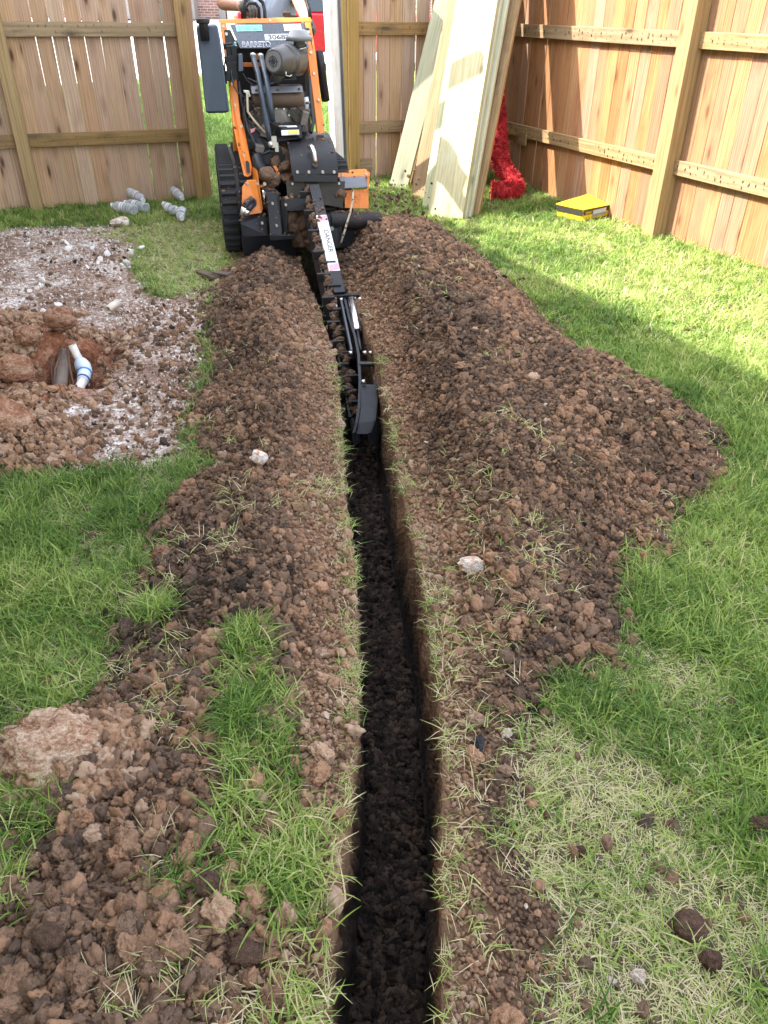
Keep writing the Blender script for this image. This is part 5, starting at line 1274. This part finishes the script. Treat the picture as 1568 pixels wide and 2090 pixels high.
def bottle(p0, p1, label, crush=.0, bend=0):
    p0, p1 = Vector(p0), Vector(p1); d = (p1-p0).normalized()
    q = d.to_track_quat('Z', 'Y'); root = empty('water_bottle', p0, 0, label, 'bottle', 'empty plastic bottles by the fence'); root.rotation_mode = 'QUATERNION'; root.rotation_quaternion = q
    mb = MB(); cen = [Vector((bend*math.sin(s/.24*3.1)*.02, 0, s)) for s, r in prof]
    mb.tube(cen, [r*(1-crush*abs(math.sin(s*55))*.35) for s, r in prof], 18); o = mb.build('bottle_shell', M_clear, root, recalc=False)
    l = MB().tube([cen[11]+Vector((0, 0, .002)), cen[12]-Vector((0, 0, .006))], [.0372*(1-crush*.1)]*2, 18, caps=False); l.build('bottle_label', M_lab, root)
    MB().tube([cen[-1]-Vector((0, 0, .012)), cen[-1]+Vector((0, 0, .006))], .0170, 14).build('bottle_cap', M_capw, root)
bottle(gp(276, 428, .06), gp(210, 415, .065), 'clear plastic bottle lying flat at the left end of the bottle pile', 0)
bottle(gp(300, 424, .04), gp(252, 412, .05), 'half hidden bottle under the slanting one in the pile', .4)
bottle(atD(264, 392, 6.42), gp(318, 424, .05), 'bottle tipped up steeply against the fence with its base in the air', .3, .5)
bottle(gp(368, 432, .05), gp(326, 412, .07), 'crushed bottle with a red and white label in the middle right of the pile', .8, 1)
bottle(gp(372, 430, .045), gp(370, 474, .04), 'bottle lying in the grass pointing towards the viewer, nearest of the pile', .5, -.5)
bottle(atD(354, 388, 6.62), gp(384, 416, .04), 'small ridged bottle leaning by the foot of the gate post', .2)

M_boxy = plain('yellow_card', (.80, .55, .02), .55); M_boxb = plain('black_card', (.035, .033, .03), .5); M_plbag = plain('black_plastic_bag', (.02, .021, .023), .18); M_print = plain('grey_print', (.50, .50, .52), .5)
A = gp(1188, 455); B = gp(1255, 441); Cc = gp(1136, 443)
yb_ = empty('yellow_box', A, 0, 'flattened yellow and black cardboard box lying in the sunlit grass by the right fence', 'box')
e1_, e2_ = B-A, Cc-A; h_ = .085
def bq(u, v_, z): return e1_*u+e2_*v_+Vector((0, 0, z))
b = MB(); b.add([bq(0, 0, .01), bq(1, 0, .02), bq(1, 1, .01), bq(0, 1, .01), bq(-.01, -.01, h_), bq(1.0, -.02, h_+.012), bq(1, 1, h_+.005), bq(0, 1, h_)], [(3, 2, 1, 0), (4, 5, 6, 7), (0, 1, 5, 4), (1, 2, 6, 5), (2, 3, 7, 6), (3, 0, 4, 7)]); b.build('carton', M_boxy, yb_, .002)
lidm = MB(); g_ = 6; vs = []
for i in range(g_+1):
    for j in range(g_+1):
        u, w_ = i/g_, j/g_; vs.append(bq(-.03+1.06*u, -.03+1.08*w_, h_+.012+.022*math.sin(w_*math.pi)*(1-u)*(-1 if False else 1)+.03*u*w_-.012*(1-u)*math.sin(w_*math.pi)*2))
n0 = len(vs); vs += [p-Vector((0, 0, .004)) for p in vs]; fs = []
for i in range(g_):
    for j in range(g_):
        a = i*(g_+1)+j; fs += [(a, a+1, a+g_+2, a+g_+1), (n0+a, n0+a+g_+1, n0+a+g_+2, n0+a+1)]
for i in range(g_):
    fs += [(i, n0+i, n0+i+1, i+1), (g_*(g_+1)+i, g_*(g_+1)+i+1, n0+g_*(g_+1)+i+1, n0+g_*(g_+1)+i), (i*(g_+1), (i+1)*(g_+1), n0+(i+1)*(g_+1), n0+i*(g_+1)), (i*(g_+1)+g_, n0+i*(g_+1)+g_, n0+(i+1)*(g_+1)+g_, (i+1)*(g_+1)+g_)]
lidm.add(vs, fs).build('lid', M_boxy, yb_)
b = MB(); b.sheet([bq(.0, -.016, .052), bq(1.0, -.022, .060), bq(1.0, -.026, h_+.010), bq(-.01, -.018, h_)], .002); b.build('black_band', M_boxb, yb_)
b = MB(); b.sheet([bq(-.014, 0, .048), bq(-.014, 1, .048), bq(-.018, 1, h_-.002), bq(-.018, 0, h_-.002)], .002); b.build('black_band', M_boxb, yb_)
b = MB(); b.sheet([bq(.27, -.026, .032), bq(.66, -.03, .036), bq(.66, -.034, .082), bq(.27, -.03, .078)], .002); st2 = b.build('sticker', M_print, yb_)
text_on('DEWALT', tuple(bq(.05, -.028, .076)), tuple(bq(.24, -.029, .078)), tuple(bq(.05, -.026, .058)), 'lettering', M_boxy, yb_, .02)
b = MB(); b.sheet([bq(.27, -.032, .032), bq(.66, -.036, .036), bq(.66, -.038, .053), bq(.27, -.035, .050)], .001); b.build('grey_stripe', plain('blue_grey_print', (.22, .28, .30), .5), st2)
bgm = lump_mesh('bag', 77, 4, .45, .75, 0, 1.4); bgm.materials.append(M_plbag)
bo = bpy.data.objects.new('plastic_bag', bgm); COL.objects.link(bo); bo.location = A+e1_*1.08+e2_*.35+Vector((0, 0, .065)); bo.scale = (.075, .07, .085); bo.rotation_euler = (.3, .2, .7); tag(bo, 'crumpled shiny black plastic bag behind the yellow box', 'bag')
bo = bpy.data.objects.new('plastic_bag', bgm); COL.objects.link(bo); bo.location = A+e1_*.45+e2_*1.15+Vector((0, 0, .05)); bo.scale = (.06, .04, .05); tag(bo, 'small dark scrap of plastic peeping out behind the left of the yellow box', 'bag')

# red fringed roll
M_redf = Mt('red_fringe', .6, 0, .3); v = M_redf.coord(); M_redf.color(M_redf.ramp(M_redf.noise(v, 25, 3, .6), [(.35, (.20, .008, .012)), (.65, (.58, .03, .035))])); M_redf = M_redf.m
pts = [atD(1012, 165, 7.18), atD(1015, 230, 7.12), atD(1018, 290, 7.0), atD(1024, 335, 6.88), Vector((1.05, 6.74, .10)), Vector((.97, 6.62, .09)), Vector((.84, 6.62, .09))]
# smooth path
sm = []
for i in range(len(pts)-1):
    p0_, p1_, p2_, p3_ = pts[max(i-1, 0)], pts[i], pts[i+1], pts[min(i+2, len(pts)-1)]
    for k in range(12):
        t_ = k/12; sm.append(.5*((2*p1_)+(p2_-p0_)*t_+(2*p0_-5*p1_+4*p2_-p3_)*t_*t_+(3*p1_-p0_-3*p2_+p3_)*t_**3))
sm.append(pts[-1])
roll = empty('red_roll', pts[-1], 0, 'bent roll of bright red fringed plastic netting leaning in the fence corner', 'netting')
loc = [p-pts[-1] for p in sm]
core = MB().tube(loc, [.058+.006*math.sin(i*1.9) for i in range(len(loc))], 16).build('core', M_redf, roll)
fb = MB(); rr = random.Random(3)
for _ in range(5200):
    i = rr.randrange(len(loc)-1); c_ = loc[i].lerp(loc[i+1], rr.random()); ax_ = (loc[i+1]-loc[i]).normalized(); a = ax_.cross(Vector((.3, .2, .9))).normalized(); b_ = ax_.cross(a)
    th = rr.uniform(0, 2*math.pi); o_ = a*math.cos(th)+b_*math.sin(th); t2 = a*(-math.sin(th))+b_*math.cos(th)
    p0_ = c_+o_*.056; L_ = rr.uniform(.02, .045); dr_ = (o_*.85+t2*rr.uniform(-.9, .9)+ax_*rr.uniform(-.7, .7)).normalized(); w_ = ax_*.0028 if rr.random() < .6 else t2*.0028
    m_ = p0_+dr_*L_*.5+o_*.006; e_ = p0_+dr_*L_+Vector((0, 0, -.006)); fb.add([p0_-w_, p0_+w_, m_+w_*.8, m_-w_*.8, e_], [(0, 1, 2, 3), (3, 2, 4)])
tag(fb.build('fringe', M_redf, roll, recalc=False), kind='stuff')

# ------------------------------------------------------------------ single stones and lumps
def rockmat(name, stops, sc=6):
    t = Mt(name, .92, 0, .2); v = t.coord('Object'); n1 = t.noise(v, sc*.3, 5, .65); n2 = t.noise(v, sc*2, 4, .6)
    t.color(t.ramp(t.math('ADD', t.math('MULTIPLY', n1, .6), t.math('MULTIPLY', n2, .45)), stops)); t.bump(t.math('ADD', n1, n2), .9, .012); return t.m
RM = {'white': rockmat('chalk_rock', [(.42, (.50, .25, .13)), (.50, (.74, .60, .48)), (.58, (.86, .83, .80))]),
      'tan': rockmat('tan_rock', [(.40, (.20, .095, .052)), (.50, (.36, .225, .145)), (.62, (.54, .42, .32))]),
      'orange': rockmat('orange_earth_rock', [(.38, (.13, .05, .03)), (.50, (.27, .13, .075)), (.64, (.42, .29, .20))]),
      'brown': rockmat('brown_earth_lump', [(.38, (.05, .03, .022)), (.52, (.115, .068, .047)), (.66, (.19, .115, .08))]),
      'slate': rockmat('dark_slate', [(.4, (.03, .03, .033)), (.6, (.07, .07, .075))])}
def rock(px, py, wpx, hpx, kind, label, seed, facet=.6, z=None, dep_=.8, sink=.25):
    p = gp(px, py, 0)
    for _ in range(3):
        zz = float(surf(p.x, p.y)) if z is None else z; p = gp(px, py, zz)
    dist = (p-CAMP).dot(f_); w_ = wpx/FPX*dist/2; hh = hpx/FPX*dist/2
    m = lump_mesh('rock', seed, 5 if wpx > 100 else 4, .30 if wpx < 100 else .34, 1, facet, 1.0); m.materials.append(RM[kind]); o = bpy.data.objects.new('rock', m); COL.objects.link(o)
    o.location = (p.x, p.y, zz+hh*(1-sink)*.8); o.scale = (w_, max(w_, hh)*dep_, hh*.9); o.rotation_euler = (0, 0, 0); tag(o, label, 'rock' if kind != 'brown' else 'earth lump'); return o
rock(965, 1165, 58, 46, 'white', 'white and orange angular rock on the right heap close to the trench', 3, .9)
rock(531, 946, 36, 44, 'white', 'upright pinkish white rock on top of the left heap', 8, .9)
rock(112, 1545, 210, 110, 'tan', 'large crumbly tan boulder sunk in the soil at the lower left', 12, .35, sink=.2)
rock(12, 892, 120, 118, 'orange', 'big orange brown boulder at the left edge below the small pit', 15, .5, sink=.3)
rock(246, 461, 38, 26, 'white', 'white chalk block on the earth in front of the bottles', 21, .9)
rock(975, 1532, 30, 78, 'slate', 'thin dark slate shard lying beside the near trench edge', 27, 1.0, sink=.5, dep_=.5)
rock(1302, 1998, 38, 30, 'white', 'pale chalk stone in the trodden grass at the bottom right', 33, .7)
rock(1247, 2004, 22, 20, 'white', 'tiny white stone left of the pale chalk stone in the trodden grass', 35, .8)
rock(1562, 1692, 60, 40, 'brown', 'grey brown flat lump in the grass at the right edge', 39, .8)
rock(128, 668, 66, 56, 'orange', 'rounded root covered earth clod above the small pit', 42, .2, z=.10)
rock(1318, 984, 34, 30, 'orange', 'smooth round reddish stone on the far right side of the heap', 44, .1)
rock(336, 1140, 46, 40, 'orange', 'pale faced rock at the edge of the left grass', 46, .7)
rock(970, 1478, 40, 44, 'tan', 'tan knobbly stone on the right trench edge above the slate shard', 48, .5)
rock(1033, 1503, 26, 24, 'white', 'cream coloured stone beside the tan knobbly one', 50, .6)
rock(1033, 1578, 32, 26, 'tan', 'rounded tan stone at the grass edge below the slate shard', 52, .4)
rock(389, 1702, 20, 18, 'white', 'bright white chip in the broken soil left of the grass strip', 54, .8)
rock(104, 1925, 66, 66, 'brown', 'large round earth lump in the bottom left heap', 56, .3, sink=.1)
rock(425, 1820, 70, 64, 'brown', 'blocky earth lump below the green grass strip', 58, .4, sink=.1)
rock(445, 1740, 50, 40, 'brown', 'oblong reddish earth lump at the foot of the grass strip', 60, .4)
rock(1403, 1898, 76, 56, 'brown', 'dark crumbling clod alone in the lower right grass', 62, .2)
rock(1448, 1968, 44, 52, 'brown', 'smooth brown clod below the crumbling one in the right grass', 64, .2)
rock(1185, 1742, 28, 26, 'brown', 'small rounded clod in the middle of the trodden grass', 66, .3)
rock(40, 1655, 50, 34, 'brown', 'reddish earth lump below the tan boulder', 68, .4)
rock(505, 1950, 80, 50, 'brown', 'wide dark earth lump near the bottom of the left heap', 70, .4)
rock(30, 770, 90, 60, 'orange', 'orange earth block on the left of the small pit', 74, .5)
rock(60, 700, 60, 50, 'orange', 'broken orange stone behind the pit rim', 76, .7, z=.08)
rock(655, 1340, 40, 30, 'tan', 'split peach coloured stone on the crest of the left heap', 78, .9)

# pipe offcut, buried pipes and roots in the pit, bark
M_pvc = paint('off_white_pipe', (.55, .50, .42), .5, 0, .5, (.25, .17, .11)); M_pvcw = paint('white_pipe', (.72, .68, .62), .4, 0, .6, (.28, .18, .12)); M_coup = plain('pale_blue_coupling', (.55, .65, .78), .35); M_old = paint('old_grey_pipe', (.20, .16, .13), .9, 0, .9, (.12, .07, .05)); M_root = plain('root', (.10, .055, .038), .9)
a_, b_ = gp(219, 633, .03), gp(241, 618, .035)
nrm2 = (b_-a_).normalized(); seg = 20; side_ = nrm2.cross(Vector((0, 0, 1))).normalized(); up2 = side_.cross(nrm2); vs = []; fs = []
for (c_, r__) in ((a_, .021), (b_, .021), (b_, .018), (a_, .018)):
    for k in range(seg):
        t_ = 2*math.pi*k/seg; vs.append(c_+(side_*math.cos(t_)+up2*math.sin(t_))*r__+(nrm2*(.03*max(0, -math.sin(t_))) if c_ is a_ else Vector((0, 0, 0))))
for q in range(4):
    for k in range(seg): fs.append((q*seg+k, q*seg+(k+1) % seg, ((q+1) % 4)*seg+(k+1) % seg, ((q+1) % 4)*seg+k))
tag(MB().add(vs, fs, True).build('pipe_offcut', M_pvc), 'short off-white pipe offcut lying on the bare earth above the pit', 'pipe')
P0 = gp(147, 704, -.02)
pr = empty('water_pipe', P0, 0, 'white water pipe with a pale blue coupling exposed in the small pit', 'pipe')
q = [gp(147, 704, .03), gp(155, 722, -.01), gp(164, 738, -.04), gp(174, 757, -.06), gp(170, 775, -.07), gp(158, 802, -.08)]
ql = [p-P0 for p in q]
MB().tube(ql[:3], .019, 16).build('pipe_end', M_pvcw, pr); MB().tube(ql[4:], .021, 16).build('pipe_end', M_pvcw, pr)
MB().tube([ql[2]-Vector((.0, -.01, 0)), ql[2].lerp(ql[3], .25), ql[2].lerp(ql[3], .6), ql[3], ql[4], ql[4].lerp(ql[5], .12)], [.022, .033, .036, .031, .027, .024], 20).build('coupling', M_coup, pr)
MB().tube([ql[3].lerp(ql[4], .2), ql[3].lerp(ql[4], .35)], [.032, .031], 20).build('blue_band', plain('blue_band', (.03, .22, .55), .4), pr)
MB().tube([ql[4].lerp(ql[5], -.05), ql[4].lerp(ql[5], .05)], [.028, .028], 20).build('blue_band', plain('navy_band', (.03, .06, .2), .4), pr)
o = MB().tube([gp(131, 716, .0), gp(127, 760, -.07), gp(121, 806, -.09)], [.024, .028, .030], 14).build('old_pipe', M_old); tag(o, 'old soil stained pipe beside the white pipe in the pit', 'pipe')
for k, (lab, ps) in enumerate((('thin root hanging into the pit left of the old pipe', ((108, 700), (104, 740), (108, 790))), ('root curving down between the two pipes in the pit', ((138, 712), (143, 752), (153, 798))), ('forked root over the left side of the old pipe', ((126, 715), (112, 755), (110, 800))), ('short root curling over the top of the white pipe', ((152, 694), (163, 706), (167, 722))))):
    o = MB().tube([gp(x, y, .02-.04*i) for i, (x, y) in enumerate(ps)], [.005, .0045, .003], 8).build('root', M_root); tag(o, lab, 'root')
M_bark = wood('bark_wood', (.05, .035, .028), (.10, .075, .06), (.17, .14, .11), (.03, .02, .015), 1, .2, .95)
for lab, a_, b_, w_ in (('flat dark piece of bark on the earth left of the machine track', (404, 553), (442, 566), .05), ('shorter bark scrap touching the heap beside the longer piece', (440, 556), (468, 560), .045)):
    A0 = gp(*a_, .02); r_o = empty('wood_scrap', A0, 0, lab, 'wood scrap'); timber_part('scrap', (0, 0, 0), gp(*b_, .03)-A0, w_, .018, M_bark, r_o, (0, 0, 1), .006, 5)
# earth thrown by the chain, caught in the air by the planks and lumps on the end tube
n = 110; sp2 = []
for _ in range(n):
    px, py = rng.normal(812, 30), rng.normal(405, 22); D_ = rng.uniform(5.2, 6.0); p = atD(px, py, D_)
    if p.z > .01: sp2.append(p[:])
sp2 = np.array(sp2); n = len(sp2); r = .004+.011*rng.random(n)**2
scatter('flying_earth', clods, sp2, rot_rand(n), np.stack([r, r, r], 1), rng.integers(0, 16, n), rng.normal(.55, .2, n), 'crumbs of earth thrown up beside the machine in front of the planks')
x, y = rng.normal(.06, .20, 900), rng.normal(5.55, .22, 900); k = (x > -.15) & (x < .6) & (y < 6.1); x, y = x[k], y[k]; r = .004+.011*rng.random(len(x))**2
put('thrown_earth', clods, 16, x, y, r, rng.normal(.45, .15, len(x)), 'thrown earth lying in the grass in front of the planks', .0)

# crumbling tan and red earth over and round the two big boulders
for bx_, by_, kw, nn_, mu in ((112, 1560, .17, 3000, .82), (12, 900, .28, 2600, .80)):
    c_ = gp(bx_, by_, .03); a = rng.uniform(0, 2*math.pi, nn_); q = kw*np.sqrt(rng.random(nn_))*1.15; x = c_.x+q*np.cos(a); y = c_.y+q*np.sin(a)*.75+.02
    hb = surf(x, y)+.030*(kw/.17)*np.clip(1-(q/(kw*1.05))**2, 0, 1); r = .003+.016*rng.random(nn_)**3.5
    put('crumbled_earth', clods, 16, x, y, r, rng.normal(mu, .16, nn_), 'crumbs of pale and rusty earth broken off the big boulder', .1, hb)
# soil thrown on the front of the machine
from mathutils.bvhtree import BVHTree
bvv, bvf = [], []
for ch in list(mach.children_recursive):
    if ch.type != 'MESH' or ch.name.startswith(('caked', 'track_lug', 'chain_link', 'lettering')): continue
    mm = ch.matrix_local if ch.parent == mach else ch.parent.matrix_local @ ch.matrix_local
    n0 = len(bvv); bvv += [mm @ v_.co for v_ in ch.data.vertices]; bvf += [tuple(i+n0 for i in p_.vertices) for p_ in ch.data.polygons]
bv = BVHTree.FromPolygons(bvv, bvf); hits = []
for _ in range(2600):
    lx_, ly_ = random.uniform(-.42, .62), random.uniform(-.50, .35)
    h_ = bv.ray_cast(Vector((lx_, ly_, .75)), Vector((0, 0, -1)))
    if h_[0] is not None and h_[0].z > .08 and h_[1].z > .25 and random.random() < (1 if h_[0].z < .40 else .16): hits.append(MO+mx_*h_[0].x+my_*h_[0].y+Vector((0, 0, h_[0].z)))
hp_ = np.array([h[:] for h in hits]); n = len(hp_); r = .002+.010*rng.random(n)**3
scatter('dirt_on_machine', clods, hp_, rot_rand(n), np.stack([r, r, r*.7], 1), rng.integers(0, 16, n), rng.normal(.55, .18, n), 'earth crumbs thrown onto the front of the machine')
